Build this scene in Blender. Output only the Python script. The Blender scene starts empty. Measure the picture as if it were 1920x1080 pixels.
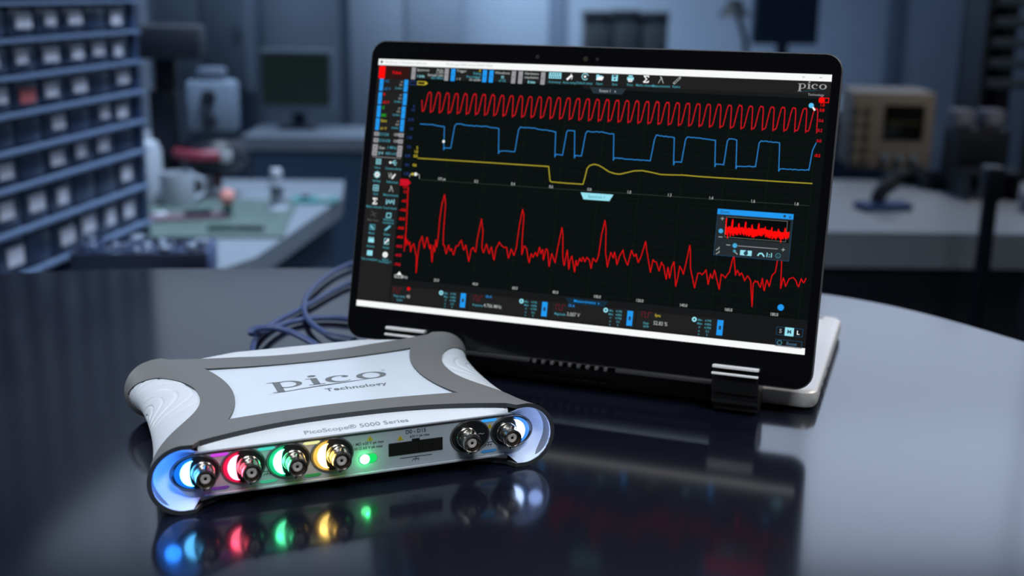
import bpy, bmesh, math, random
from mathutils import Vector, Matrix
random.seed(7)
C = bpy.context.scene.collection
S = 0.001          # everything below is written in millimetres, table top is z = 0
PI = math.pi

# ------------------------------------------------------------------ camera
F, PITCH, ROLL, CH = 2226.88, 0.2485983, 0.01288379, 251.057
cd = bpy.data.cameras.new('camera'); cam = bpy.data.objects.new('camera', cd); C.objects.link(cam)
cd.sensor_width = 36; cd.lens = F/1920*36; cd.clip_start = 0.01; cd.clip_end = 60
_d = Vector((0, math.cos(PITCH), -math.sin(PITCH))); _u = Vector((0, math.sin(PITCH), math.cos(PITCH)))
_r = Vector((1, 0, 0)); cr, sr = math.cos(ROLL), math.sin(ROLL)
_X = _r*cr + _u*sr; _Y = -_r*sr + _u*cr; _Z = -_d
cam.matrix_world = Matrix(((_X.x, _Y.x, _Z.x, 0), (_X.y, _Y.y, _Z.y, 0), (_X.z, _Y.z, _Z.z, CH*S), (0, 0, 0, 1)))
cd.dof.use_dof = True; cd.dof.focus_distance = 0.645; cd.dof.aperture_fstop = 6.0; cd.dof.aperture_blades = 0
sc = bpy.context.scene
sc.camera = cam
sc.view_settings.view_transform = 'Standard'; sc.view_settings.look = 'None'
sc.view_settings.exposure = 0.0; sc.view_settings.gamma = 1.0; sc.view_settings.use_curve_mapping = False

# ------------------------------------------------------------------ world, table lamp and added lights
w = bpy.data.worlds.new('world'); sc.world = w; w.use_nodes = True
w.node_tree.nodes['Background'].inputs[0].default_value = (0.25, 0.36, 0.6, 1)
w.node_tree.nodes['Background'].inputs[1].default_value = 0.05

def area(name, loc, target, sx, sy, power, col, spread=180):
    l = bpy.data.lights.new(name, 'AREA'); l.shape = 'RECTANGLE'; l.size = sx; l.size_y = sy; l.energy = power; l.color = col
    l.spread = math.radians(spread)
    o = bpy.data.objects.new(name, l); C.objects.link(o); o.location = loc
    o.rotation_euler = (Vector(target)-Vector(loc)).to_track_quat('-Z', 'Y').to_euler()
    return o
# ceiling lamp over the table; the rest are area lights added to brighten parts
area('ceiling_lamp_table', (-0.45, 0.15, 1.80), (-0.15, 0.58, 0), 0.9, 0.5, 3.7, (0.86, 0.93, 1.0), 80)
area('ceiling_lamp_left', (-1.9, 0.95, 0.9), (-0.15, 0.62, 0), 0.5, 0.6, 1.8, (0.86, 0.93, 1.0), 70)  # added key light for the white side grip, well below the ceiling
area('ceiling_lamp_right', (1.2, 1.1, 1.2), (0.25, 0.78, 0), 0.5, 0.5, 1.7, (1.0, 0.94, 0.88), 60)  # added warm light to brighten the laptop base
area('ceiling_lamp_front', (0.45, -0.75, 1.7), (0.0, 0.6, 0), 0.5, 0.4, 2.6, (0.88, 0.94, 1.0), 60)  # added to lift the hinge bars and the connector panel
area('ceiling_lamp_scope', (1.5, 1.9, 1.5), (0.95, 2.7, -0.1), 0.3, 0.3, 1.3, (1.0, 0.92, 0.82), 60)  # small light added to brighten the tan bench oscilloscope
area('ceiling_lamp_far', (-0.1, 4.4, 1.1), (-0.05, 5.0, 0.1), 0.5, 0.2, 8.5, (0.64, 0.82, 1.0), 110)  # added close to the back wall, out of frame, to brighten its middle
area('ceiling_lamp_wall', (-0.4, 4.1, 2.3), (-0.4, 5.0, -0.2), 2.6, 0.3, 17, (0.60, 0.80, 1.0), 100)  # added wash light across the back wall
area('ceiling_lamp_bench', (0.0, 2.0, 2.0), (-0.75, 2.2, -0.1), 0.8, 0.5, 15, (0.62, 0.78, 1.0), 70)  # added to light the drawer fronts and the left bench

# ------------------------------------------------------------------ materials
MT = {}
def mat(n, col, rough=0.5, metal=0.0, emit=None, es=1.0, spec=0.5, noise=0.0, nscale=30, coat=0.0, bump=0.0):
    if n in MT: return MT[n]
    m = bpy.data.materials.new(n); m.use_nodes = True; nt = m.node_tree; b = nt.nodes['Principled BSDF']
    b.inputs['Base Color'].default_value = (*col, 1); b.inputs['Roughness'].default_value = rough
    b.inputs['Metallic'].default_value = metal; b.inputs['Specular IOR Level'].default_value = spec
    b.inputs['Coat Weight'].default_value = coat
    if noise or bump:
        tc = nt.nodes.new('ShaderNodeTexCoord'); nz = nt.nodes.new('ShaderNodeTexNoise'); nz.inputs['Scale'].default_value = nscale
        nz.inputs['Detail'].default_value = 4
        nt.links.new(tc.outputs['Object'], nz.inputs['Vector'])
        if noise:
            rp = nt.nodes.new('ShaderNodeValToRGB')
            rp.color_ramp.elements[0].position = 0.3; rp.color_ramp.elements[1].position = 0.7
            rp.color_ramp.elements[0].color = (*[c*(1-noise) for c in col], 1)
            rp.color_ramp.elements[1].color = (*[min(1, c*(1+noise)) for c in col], 1)
            nt.links.new(nz.outputs['Fac'], rp.inputs['Fac']); nt.links.new(rp.outputs['Color'], b.inputs['Base Color'])
        if bump:
            bp = nt.nodes.new('ShaderNodeBump'); bp.inputs['Strength'].default_value = bump; bp.inputs['Distance'].default_value = 0.0005
            nt.links.new(nz.outputs['Fac'], bp.inputs['Height']); nt.links.new(bp.outputs['Normal'], b.inputs['Normal'])
    if emit:
        b.inputs['Emission Color'].default_value = (*emit, 1); b.inputs['Emission Strength'].default_value = es
    MT[n] = m; return m
def s2l(*c): return tuple(((x/255+0.055)/1.055)**2.4 if x > 10 else x/255/12.92 for x in c)
def em(n, rgb, k=1.0):
    c = s2l(*rgb); return mat('screen_'+n, (0, 0, 0), 0.4, emit=c, es=k, spec=0.0)

# ------------------------------------------------------------------ mesh helpers
class MB:
    def __init__(s): s.bm = bmesh.new(); s.mats = []
    def mi(s, m):
        if m not in s.mats: s.mats.append(m)
        return s.mats.index(m)
    def face(s, pts, m):
        f = s.bm.faces.new([s.bm.verts.new(p) for p in pts]); f.material_index = s.mi(m); return f
    def box(s, c, d, m, rz=0, bev=0, rot=None, seg=2):
        M = Matrix.Translation(c) @ (rot if rot else Matrix.Rotation(rz, 4, 'Z')) @ Matrix.Diagonal((d[0], d[1], d[2], 1))
        r = bmesh.ops.create_cube(s.bm, size=1, matrix=M); vs = r['verts']
        fs = {f for v in vs for f in v.link_faces}; i = s.mi(m)
        for f in fs: f.material_index = i
        if bev:
            es = list({e for f in fs for e in f.edges})
            q = bmesh.ops.bevel(s.bm, geom=es, offset=bev, segments=seg, affect='EDGES', profile=0.5)
            for f in q['faces']: f.material_index = i
    def grid(s, fn, nu, nv, m, wrap=False, flip=False):
        V = [[s.bm.verts.new(fn(i/nu, j/nv)) for j in range(nv+(0 if wrap else 1))] for i in range(nu+1)]
        i_ = s.mi(m); n = nv
        for i in range(nu):
            for j in range(n):
                j2 = (j+1) % len(V[0]) if wrap else j+1
                q = [V[i][j], V[i+1][j], V[i+1][j2], V[i][j2]]
                if flip: q.reverse()
                f = s.bm.faces.new(q); f.material_index = i_
        return V
    def lathe(s, prof, m, o=(0, 0, 0), ax='z', n=32, mats=None):
        o = Vector(o)
        def P(r, h, a):
            x, y = r*math.cos(a), r*math.sin(a)
            return o + (Vector((x, y, h)) if ax == 'z' else Vector((x, -h, y)) if ax == '-y' else Vector((h, x, y)))
        R = [[s.bm.verts.new(P(max(r, 1e-3), h, 2*PI*k/n)) for k in range(n)] for r, h in prof]
        for i in range(len(prof)-1):
            mm = s.mi(mats[i] if mats else m)
            for k in range(n):
                k2 = (k+1) % n
                f = s.bm.faces.new([R[i][k], R[i][k2], R[i+1][k2], R[i+1][k]]); f.material_index = mm
    def prism(s, pts, o, n, t, m, side=None):
        """flat outline pts (3D points) extruded by vector n*t"""
        n = Vector(n)*t
        a = [s.bm.verts.new(Vector(p)) for p in pts]; b = [s.bm.verts.new(Vector(p)+n) for p in pts]
        i = s.mi(m); k = s.mi(side or m)
        s.bm.faces.new(a).material_index = i; s.bm.faces.new(b[::-1]).material_index = i
        for q in range(len(a)):
            s.bm.faces.new([a[q], b[q], b[(q+1) % len(a)], a[(q+1) % len(a)]]).material_index = k
    def tube(s, pts, r, m, n=12, sub=8, rads=None):
        P = [Vector(p) for p in pts]
        if sub > 1:
            Q = []; R = []
            for i in range(len(P)-1):
                p0, p1, p2, p3 = P[max(i-1, 0)], P[i], P[i+1], P[min(i+2, len(P)-1)]
                for k in range(sub):
                    t = k/sub
                    Q.append(0.5*((2*p1)+(-p0+p2)*t+(2*p0-5*p1+4*p2-p3)*t*t+(-p0+3*p1-3*p2+p3)*t**3))
                    if rads: R.append(rads[i]*(1-t)+rads[i+1]*t)
            Q.append(P[-1]); rr = (R+[rads[-1]]) if rads else [r]*len(Q)
        else: Q = P; rr = rads or [r]*len(Q)
        rings = []; up = Vector((0, 0, 1))
        for i, q in enumerate(Q):
            d = (Q[min(i+1, len(Q)-1)]-Q[max(i-1, 0)]).normalized()
            a = d.cross(up)
            if a.length < 1e-3: a = d.cross(Vector((1, 0, 0)))
            a.normalize(); b = a.cross(d)
            rings.append([s.bm.verts.new(q+(a*math.cos(2*PI*k/n)+b*math.sin(2*PI*k/n))*rr[i]) for k in range(n)])
        mi = s.mi(m)
        for i in range(len(rings)-1):
            for k in range(n):
                s.bm.faces.new([rings[i][k], rings[i+1][k], rings[i+1][(k+1) % n], rings[i][(k+1) % n]]).material_index = mi
        s.bm.faces.new(rings[0]).material_index = mi; s.bm.faces.new(rings[-1][::-1]).material_index = mi
    def text(s, body, fn, size, m, align='CENTER', sx=1.0, bold=0.0, spacing=1.0, tk=1.0):
        """fn(x,y) -> point; text laid out in mm"""
        cu = bpy.data.curves.new('t', 'FONT'); cu.body = body; cu.size = size*tk; cu.align_x = align; cu.offset = bold
        cu.space_character = spacing; cu.resolution_u = 3
        ob = bpy.data.objects.new('t', cu); me = bpy.data.meshes.new_from_object(ob)
        i = s.mi(m); vs = [s.bm.verts.new(fn(v.co.x*sx, v.co.y)) for v in me.vertices]
        for p in me.polygons:
            try: s.bm.faces.new([vs[k] for k in p.vertices]).material_index = i
            except ValueError: pass
        bpy.data.objects.remove(ob); bpy.data.curves.remove(cu); bpy.data.meshes.remove(me)
    def build(s, name, parent=None, smooth=40, recalc=True, label=None):
        bm = s.bm
        if recalc: bmesh.ops.recalc_face_normals(bm, faces=bm.faces)
        bmesh.ops.scale(bm, vec=(S, S, S), verts=bm.verts)
        if smooth:
            for f in bm.faces: f.smooth = True
            a = math.radians(smooth)
            for e in bm.edges:
                if len(e.link_faces) == 2 and e.calc_face_angle(0) > a: e.smooth = False
        me = bpy.data.meshes.new(name); bm.to_mesh(me); bm.free()
        for m in s.mats: me.materials.append(m)
        o = bpy.data.objects.new(name, me); C.objects.link(o)
        if parent: o.parent = parent
        if label: o['label'] = label
        return o

def thing(name, label, cat, loc=(0, 0, 0), rz=0, group=None, kind=None):
    o = bpy.data.objects.new(name, None); C.objects.link(o); o.empty_display_size = 0.02
    o.location = Vector(loc)*S; o.rotation_euler = (0, 0, rz)
    return tag(o, label, cat, group, kind)
def tag(o, label=None, cat=None, group=None, kind=None):
    if label: o['label'] = label
    if cat: o['category'] = cat
    if group: o['group'] = group
    if kind: o['kind'] = kind
    return o
def put(o, loc, rz=0): o.location = Vector(loc)*S; o.rotation_euler = (0, 0, rz); return o
def back(u, v, z):
    """point of the horizontal plane at height z seen at photo position (u, v)"""
    a = (u-960)/F; b = (540-v)/F
    d = (_X*a + _Y*b + _d); t = (z-CH)/d.z
    return Vector((0, 0, CH)) + d*t
def bk(u, v, z):
    p = back(u, v, z); return (p.x, p.y, z)

# ------------------------------------------------------------------ room shell
ZF, ZC, ZB = -1000, 2400, -200       # floor, ceiling, side benches
XL, XR, YF, YN = -2700, 3300, 5000, -1800
m_wall = mat('wall_paint', (0.30, 0.36, 0.46), 0.8, noise=0.05, nscale=3)
m_trim = mat('wall_trim', (0.13, 0.17, 0.24), 0.7)
m_floor = mat('floor_vinyl', (0.03, 0.035, 0.05), 0.5, noise=0.2, nscale=8)
m_dark = mat('dark_equipment', (0.010, 0.013, 0.022), 0.5)
def slab(name, c, d, m, kind='structure'):
    b = MB(); b.box((0, 0, 0), d, m); o = b.build(name, smooth=0); o.location = Vector(c)*S; o['kind'] = kind; return o
slab('floor', ((XL+XR)/2, (YF+YN)/2, ZF-25), (XR-XL, YF-YN, 50), m_floor)
slab('ceiling', ((XL+XR)/2, (YF+YN)/2, ZC+25), (XR-XL, YF-YN, 50), mat('ceiling_paint', (0.4, 0.45, 0.55), 0.9, noise=0.03, nscale=4))
slab('wall_left', (XL-25, (YF+YN)/2, 700), (50, YF-YN+100, 3400), m_wall)
slab('wall_right', (XR+25, (YF+YN)/2, 700), (50, YF-YN+100, 3400), m_wall)
slab('wall_front', ((XL+XR)/2, YN-25, 700), (XR-XL, 50, 3400), mat('wall_dark', (0.03, 0.035, 0.045), 0.9, noise=0.05, nscale=3))
# back wall with a band of high windows
slab('wall_back', ((XL+XR)/2, YF+25, (ZF+900)/2), (XR-XL, 50, 900-ZF), m_wall)
slab('trim_1', ((XL+XR)/2, YF+25, (2350+ZC)/2), (XR-XL, 50, ZC-2350), m_wall)
PANES = [(0.5, 1.1), (0.5, 1.1), (0.6, 1.2), (1.1, 1.8), (1.65, 2.6), (1.65, 2.6)]     # glow of lower and upper pane, graded to shape the table reflections
def pane_mat(k): return mat('frosted_pane_%d' % round(k*100), (0.2, 0.22, 0.25), 0.6, emit=(0.79, 0.95, 1.24), es=k)
m_frame = mat('window_frame', (0.5, 0.55, 0.62), 0.5)
nwin = 6; wx = (XR-XL)/nwin
for i in range(nwin):
    b = MB(); x0 = XL+i*wx; x1 = x0+wx; y = YF+5
    for cx, cz, dx, dz in ((x0+5, 1625, 10, 1450), (x1-5, 1625, 10, 1450), ((x0+x1)/2, 915, wx-20, 30), ((x0+x1)/2, 2335, wx-20, 30)):
        b.box((cx, y, cz), (dx, 60, dz), m_frame)
    o = b.build('window_%d' % (i+1), smooth=0); o['kind'] = 'structure'
    b = MB(); b.box(((x0+x1)/2, YF+10, 1275), (wx-20, 8, 690), pane_mat(PANES[i][0])); b.build('window_blind', o, smooth=0)  # dimmer glowing half, added to keep the low table reflections darker
    b = MB(); b.box(((x0+x1)/2, YF+10, 1975), (wx-20, 8, 710), pane_mat(PANES[i][1])); b.build('pane', o, smooth=0)
# vertical wall seams and pilasters seen between the furniture
for k, (u0, u1, m) in enumerate(((640, 655, m_trim), (1020, 1050, m_trim), (1640, 1662, m_trim))):
    x0 = (u0-960)/F*YF; x1 = (u1-960)/F*YF
    o = slab('trim_%d' % (k+2), ((x0+x1)/2, YF-12, -50), (x1-x0, 22, 1880), m)

# ------------------------------------------------------------------ main table
m_table = mat('table_lacquer', (0.005, 0.006, 0.012), 0.13, spec=0.5, noise=0.05, nscale=6)
tb = thing('round_table', 'large rounded table with glossy dark navy top, under the laptop', 'table', (-120, 540, -1000))
edge = [(-440, 1020), (-241, 1050), (20, 1052), (265, 984), (381, 848), (440, 690), (452, 480), (430, 250), (330, 60), (120, -40), (-200, -60), (-480, 0), (-680, 170), (-770, 430), (-760, 700), (-650, 910)]
EP = []
for i in range(len(edge)):
    p0, p1, p2, p3 = [Vector(edge[(i+k-1) % len(edge)]) for k in range(4)]
    for k in range(14):
        t = k/14; EP.append(0.5*((2*p1)+(-p0+p2)*t+(2*p0-5*p1+4*p2-p3)*t*t+(-p0+3*p1-3*p2+p3)*t**3)-Vector((-120, 540)))
b = MB(); mi = b.mi(m_table); RR = []
for sc_, zz in ((0.9975, 1000), (1.0, 998.5), (1.0, 976), (0.995, 974)): RR.append([b.bm.verts.new((p.x*sc_, p.y*sc_, zz)) for p in EP])
for i in range(3):
    for k in range(len(EP)): b.bm.faces.new([RR[i][k], RR[i][(k+1) % len(EP)], RR[i+1][(k+1) % len(EP)], RR[i+1][k]]).material_index = mi
b.bm.faces.new(RR[0]).material_index = mi; b.bm.faces.new(RR[-1]).material_index = mi
b.build('table_top', tb, smooth=30)
b = MB(); b.lathe([(0, 974), (45, 974), (45, 60), (60, 40)], mat('table_steel', (0.3, 0.3, 0.33), 0.35, 0.9), n=40); b.build('pedestal', tb)
b = MB(); b.lathe([(60, 42), (250, 25), (290, 6), (290, 0), (0, 0)], MT['table_steel'], n=64); b.build('base_plate', tb)

# ------------------------------------------------------------------ laptop
LX, LY, LZ, LYAW, LT = 34.464, 718.756, 42.6545, -0.3409074, 0.2439329
lap = thing('convertible_laptop', 'silver and black convertible laptop in stand mode showing waveforms on its screen', 'laptop', (LX, LY, 0), LYAW)
st, ct = math.sin(LT), math.cos(LT)
NRM = Vector((0, -ct, st))                       # lid normal towards the viewer
def Lp(u, v, o=0.0): return Vector((u, v*st, LZ+v*ct)) + NRM*o
m_glass = mat('bezel_glass', (0.004, 0.004, 0.005), 0.12, spec=0.35)
m_alu = mat('laptop_aluminium', (0.66, 0.64, 0.62), 0.38, 0.25, noise=0.03, nscale=200)
m_alud = mat('laptop_dark_metal', (0.16, 0.16, 0.17), 0.4, 0.6)
m_blk = mat('black_plastic', (0.006, 0.006, 0.007), 0.45)
m_hng = mat('hinge_steel', (0.85, 0.84, 0.83), 0.4, 0.1)
m_edge = mat('spine_steel', (0.45, 0.45, 0.45), 0.42, 0.2)
def rrect(x0, y0, x1, y1, r, n=8):
    out = []
    for cx, cy, a0 in ((x1-r, y0+r, -PI/2), (x1-r, y1-r, 0), (x0+r, y1-r, PI/2), (x0+r, y0+r, PI)):
        for k in range(n+1):
            a = a0+PI/2*k/n; out.append((cx+r*math.cos(a), cy+r*math.sin(a)))
    return out
b = MB()
prev = None
lay = [(-5.2, 1.8), (-5.9, 3.2), (-4.6, 0.4), (-3.5, 0.0), (-0.9, 0.0), (-0.3, 0.5)]
def ringlid(o, ins): return [Lp(x, y, o) for x, y in rrect(-152.9+ins, -21.2+ins, 152.9-ins, 177.9-ins, 10.5-ins*0.7)]
seq = [(-6.0, 3.0), (-5.6, 1.0), (-4.6, 0.0), (-0.7, 0.0), (-0.15, 0.7)]
R = [[b.bm.verts.new(p) for p in ringlid(*q)] for q in seq]
mi = b.mi(m_alud)
for i in range(len(R)-1):
    for k in range(len(R[0])):
        b.bm.faces.new([R[i][k], R[i][(k+1) % len(R[0])], R[i+1][(k+1) % len(R[0])], R[i+1][k]]).material_index = mi
b.bm.faces.new(R[0]).material_index = mi; b.bm.faces.new(R[-1]).material_index = mi
b.build('lid', lap, smooth=35)
b = MB(); b.prism([Lp(x, y, -0.15) for x, y in rrect(-152.2, -20.5, 152.2, 177.2, 9.8)], None, NRM, 0.25, m_glass)
bez = b.build('bezel', lap, smooth=35, label='black glass bezel')
for u, v, r, m in ((-35.9, 170.3, 1.3, 0), (-4.0, 169.9, 1.6, 1), (3.6, 169.9, 1.1, 0)):
    b = MB(); c = [Lp(u+r*math.cos(2*PI*k/20), v+r*math.sin(2*PI*k/20), 0.13) for k in range(20)]
    b.face(c, mat('lens_glass', (0.03, 0.03, 0.035), 0.1) if m == 0 else mat('webcam_glass', (0.035, 0.032, 0.02), 0.1))
    b.build('webcam', bez, smooth=0)

# --- display: every mark is in the plane of the screen, in millimetres from its lower centre
def scr(px, py):
    """where photo position (px, py) lies on the screen plane"""
    a = (px-960)/F; bb = (540-py)/F
    d = _X*a + _Y*bb + _d
    ex = Vector((math.cos(LYAW), math.sin(LYAW), 0))
    fy = Vector((-math.sin(LYAW), math.cos(LYAW), 0))
    ez = fy*st + Vector((0, 0, ct)); n = ex.cross(ez); o = Vector((LX, LY, LZ)); c = Vector((0, 0, CH))
    t = ((o-c).dot(n))/d.dot(n); q = c+d*t-o
    return q.dot(ex), q.dot(ez)
ZR = {'A': (660, 70, 3.6), 'B': (1100, 90, 3.6), 'C': (640, 330, 2.918), 'D': (1100, 370, 2.634), 'E': (670, 100, 7.715), 'F': (840, 100, 8),
      'G': (1020, 110, 6.857), 'H': (670, 220, 6.75), 'I': (660, 370, 6.35), 'J': (1400, 130, 6), 'K': (1320, 370, 8.31), 'L': (700, 520, 5.333), 'M': (1000, 540, 3.692)}
def z(k, x, y):
    o = ZR[k]; return scr(o[0]+x/o[2], o[1]+y/o[2])
m_scr = mat('display_black', (0.003, 0.004, 0.004), 0.15, emit=(0.0016, 0.0026, 0.0024), es=1, spec=0.3)
b = MB(); b.prism([Lp(x, y, 0.1) for x, y in ((-147, 0), (147, 0), (147, 165.4), (-147, 165.4))], None, NRM, 0.05, m_scr)
disp = b.build('display', lap, smooth=0)
W_ = em('white', (248, 250, 250)); BL = em('blue', (34, 152, 240)); RD = em('red', (226, 16, 20), 1.0); GY = em('grey', (150, 150, 155))
PN = em('panel', (33, 33, 34)); CY = em('cyan', (150, 226, 240)); TL = em('teal', (70, 150, 165)); YL = em('yellow', (190, 176, 50)); GN = em('green', (40, 200, 40))
DB = em('dim_blue', (38, 62, 120)); TX = em('text', (170, 175, 175)); BKL = em('ink', (40, 60, 80)); CR = em('crimson', (200, 18, 40)); GR = em('gridline', (20, 32, 26))
DK = em('dark_panel', (24, 25, 26)); TR_ = em('trace_blue', (44, 128, 200)); RF = em('red_fill', (255, 12, 12), 1.1); HD = em('header_red', (50, 22, 22))
def rect(b, p, q, m, o=0.2):
    (x0, y0), (x1, y1) = p, q
    b.face([Lp(x0, y1, o), Lp(x1, y1, o), Lp(x1, y0, o), Lp(x0, y0, o)], m)
def rbox(b, p, q, m, o=0.25, t=0.35):    # outline
    (x0, y0), (x1, y1) = p, q
    for r in ((x0, y0, x1, y0-t), (x0, y1+t, x1, y1), (x0, y0, x0+t, y1), (x1-t, y0, x1, y1)): rect(b, (r[0], r[1]), (r[2], r[3]), m, o)
def poly(b, pts, m, o=0.25): b.face([Lp(x, y, o) for x, y in pts], m)
def line(b, pts, wd, m, o=0.3):
    for i in range(len(pts)-1):
        a = Vector(pts[i]); c = Vector(pts[i+1]); d = c-a
        if d.length < 1e-6: continue
        d.normalize(); n = Vector((-d.y, d.x))*wd/2; e = d*wd*0.3
        b.face([Lp(*(a-e+n), o), Lp(*(a-e-n), o), Lp(*(c+e-n), o), Lp(*(c+e+n), o)], m)
def disc(b, p, r, m, o=0.28, n=18, k0=0, k1=1):
    b.face([Lp(p[0]+r*math.cos(2*PI*k/n), p[1]+r*math.sin(2*PI*k/n), o) for k in range(n)], m)
def txt(b, body, p, size, m, align='CENTER', o=0.3, bold=0.0, sx=1.0):
    b.text(body, lambda x, y: Lp(p[0]+x, p[1]-size*0.29+y, o), size*0.86, m, align, sx, bold*0.6)
def done(b, name, label=None): return b.build(name, disp, smooth=0, recalc=False, label=label)

xl, xr = -147, 147
vt = z('A', 180, 185)[1]                              # bottom of the title bar
b = MB(); rect(b, (xl, 165.4), (xr, 161.3), W_)
txt(b, 'PicoScope 7 Waveform Software', (-142, 163.4), 2.6, em('title_ink', (170, 180, 185)), 'LEFT'); txt(b, 'PicoScope 5000 Series 5444D MSO', (-98, 163.4), 2.6, MT['screen_title_ink'], 'LEFT')
disc(b, (-144.6, 163.4), 0.9, BKL)
for q in (130, 140): rect(b, (q, 163.6), (q+1.5, 163.2), GY, 0.3)
done(b, 'title_bar')
b = MB(); rect(b, (xl, 3.9), (xr, 0), W_); rect(b, (0, 1.9), (22, 1.6), em('faint', (215, 220, 222)), 0.25); done(b, 'task_bar')

# toolbar on top
yb = z('F', 0, 0)
b = MB(); rect(b, (xl, 161.2), (xr, 153.2), PN); rect(b, (z('B', 0, 0)[0], 153.3), (xr, 151.0), em('shade_panel', (26, 27, 28)))
rect(b, z('E', 325, 183), (z('E', 400, 355)[0], 152.5), RF, 0.25); rect(b, (z('E', 405, 190)[0], 160.6), (z('E', 762, 190)[0], 152.5), HD, 0.25)
txt(b, 'Pulses', z('E', 575, 280), 3.0, RD, bold=0.1)
def tab(x0, x1, ch, k, m):
    a = z(k, x0, 0)[0]; c = z(k, x1, 0)[0]; return a, c
def vbar(b, cx, m, s_):
    rect(b, (cx-1.45, 160.6), (cx+1.45, 152.6), m, 0.25); txt(b, s_, (cx, 156.6), 2.2, BKL, o=0.3, bold=0.08)
for k, x, y, m, s_ in (('E', 815, 285, GY, '<'), ('E', 1292, 305, GY, '>'), ('F', 78, 320, BL, '<'), ('F', 552, 340, BL, '>'), ('F', 650, 345, BL, '<'), ('F', 985, 355, GY, '>'), ('F', 1088, 362, GY, '<'), ('F', 1425, 378, GY, '>')):
    vbar(b, z(k, x, y)[0], m, s_)
for k, x, y, s_, m, al in (('E', 865, 238, 'Spectrum', TX, 'LEFT'), ('E', 860, 330, '1 kHz', CY, 'LEFT'), ('E', 1248, 240, 'Auto', TX, 'RIGHT'), ('E', 1248, 280, '2.500', TX, 'RIGHT'), ('E', 1245, 320, 'Sample rate', TX, 'RIGHT'), ('E', 1243, 360, '625 MS/s', TL, 'RIGHT'),
    ('F', 135, 262, 'Trigger', TX, 'LEFT'), ('F', 125, 385, '1 V', TX, 'LEFT'), ('F', 500, 262, 'A', YL, 'RIGHT'), ('F', 500, 305, 'Rising', TL, 'RIGHT'), ('F', 498, 358, 'Pre-trigger', TL, 'RIGHT'), ('F', 495, 402, '10 ns/div', TX, 'RIGHT'),
    ('F', 820, 295, 'Waveform', TX, 'CENTER'), ('F', 820, 357, '32', CY, 'CENTER'), ('F', 815, 410, 'of 32', TL, 'CENTER'),
    ('F', 1260, 305, 'Hardware', TX, 'CENTER'), ('F', 1255, 362, 'resolution', TX, 'CENTER'), ('F', 1255, 432, '8 bits', CY, 'CENTER')):
    txt(b, s_, z(k, x, y), 2.7, m, al, bold=0.05)
labs = [('G', 138, 300, 'Autosetup'), ('G', 328, 308, 'Auto setup'), ('G', 522, 314, 'Default setup'), ('G', 712, 322, 'Open'), ('G', 910, 330, 'Save'), ('G', 1105, 337, 'Print'), ('G', 1302, 345, 'Maths channels'), ('G', 1505, 354, 'Measurements'), ('G', 1703, 361, 'Rulers')]
for k, x, y, s_ in labs: txt(b, s_, z(k, x, y), 2.5, TL, bold=0.04, sx=0.9)
done(b, 'toolbar')

b = MB()                                               # toolbar icons
x, y = z('G', 145, 218); rbox(b, (x-4.1, y+1.9), (x+4.1, y-1.9), CY, 0.3, 0.5)
line(b, [(x-3.8+i*0.75, y+(1.3 if i % 2 else -1.3)) for i in range(11)], 0.55, CY)
x, y = z('G', 335, 235); line(b, [(x-1.6, y-1.6), (x+0.7, y+0.6)], 1.3, W_); line(b, [(x+0.6, y+1.8), (x+1.6, y+0.4), (x+1.2, y-1.5)], 0.4, W_)
x, y = z('G', 530, 232)
line(b, [(x+2*math.cos(a*PI/10), y+2*math.sin(a*PI/10)) for a in range(1, 19)], 0.45, CY); disc(b, (x, y), 0.8, W_)
def folder(x, y):
    poly(b, [(x-2.2, y-1.6), (x-2.2, y+1.8), (x-0.6, y+1.8), (x, y+1.2), (x+1.8, y+1.2), (x+1.8, y-1.6)], CY)
    poly(b, [(x-2.0, y-1.7), (x-1.0, y+0.5), (x+2.7, y+0.5), (x+1.8, y-1.7)], W_, 0.3)
folder(*z('G', 717, 243))
x, y = z('G', 912, 250); rect(b, (x-1.9, y+1.9), (x+1.9, y-1.9), CY, 0.25); rect(b, (x-1.2, y+1.7), (x+0.9, y+0.6), BKL, 0.3); disc(b, (x, y-0.7), 0.6, BKL, 0.3)
x, y = z('G', 1112, 257); rect(b, (x-2.1, y+0.9), (x+2.1, y-1.0), CY, 0.25); rect(b, (x-1.3, y+2.0), (x+1.3, y+1.2), CY, 0.25); rect(b, (x-1.3, y-0.4), (x+1.3, y-2.0), W_, 0.3); rect(b, (x-0.9, y-1.0), (x+0.9, y-1.3), BKL, 0.35)
def sigma(x, y, s=1.0): line(b, [(x+1.7*s, y+1.3*s), (x+1.5*s, y+2*s), (x-1.4*s, y+2*s), (x+0.5*s, y), (x-1.4*s, y-2*s), (x+1.6*s, y-2*s), (x+1.8*s, y-1.2*s)], 0.7, W_)
sigma(*z('G', 1312, 264), 0.95)
def compass(x, y, s=1.0):
    line(b, [(x-1.5*s, y-2*s), (x, y+1.2*s), (x+1.5*s, y-2*s)], 0.45, TX); line(b, [(x-0.5*s, y+1.9*s), (x+0.5*s, y+0.4*s)], 0.7, TX)
compass(*z('G', 1508, 273))
x, y = z('G', 1712, 280); line(b, [(x-1.7, y-1.9), (x+1.7, y+1.7)], 1.3, TX); line(b, [(x-1.4, y-1.6), (x+1.4, y+1.4)], 0.6, DK, 0.35)
done(b, 'toolbar_icons')

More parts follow.
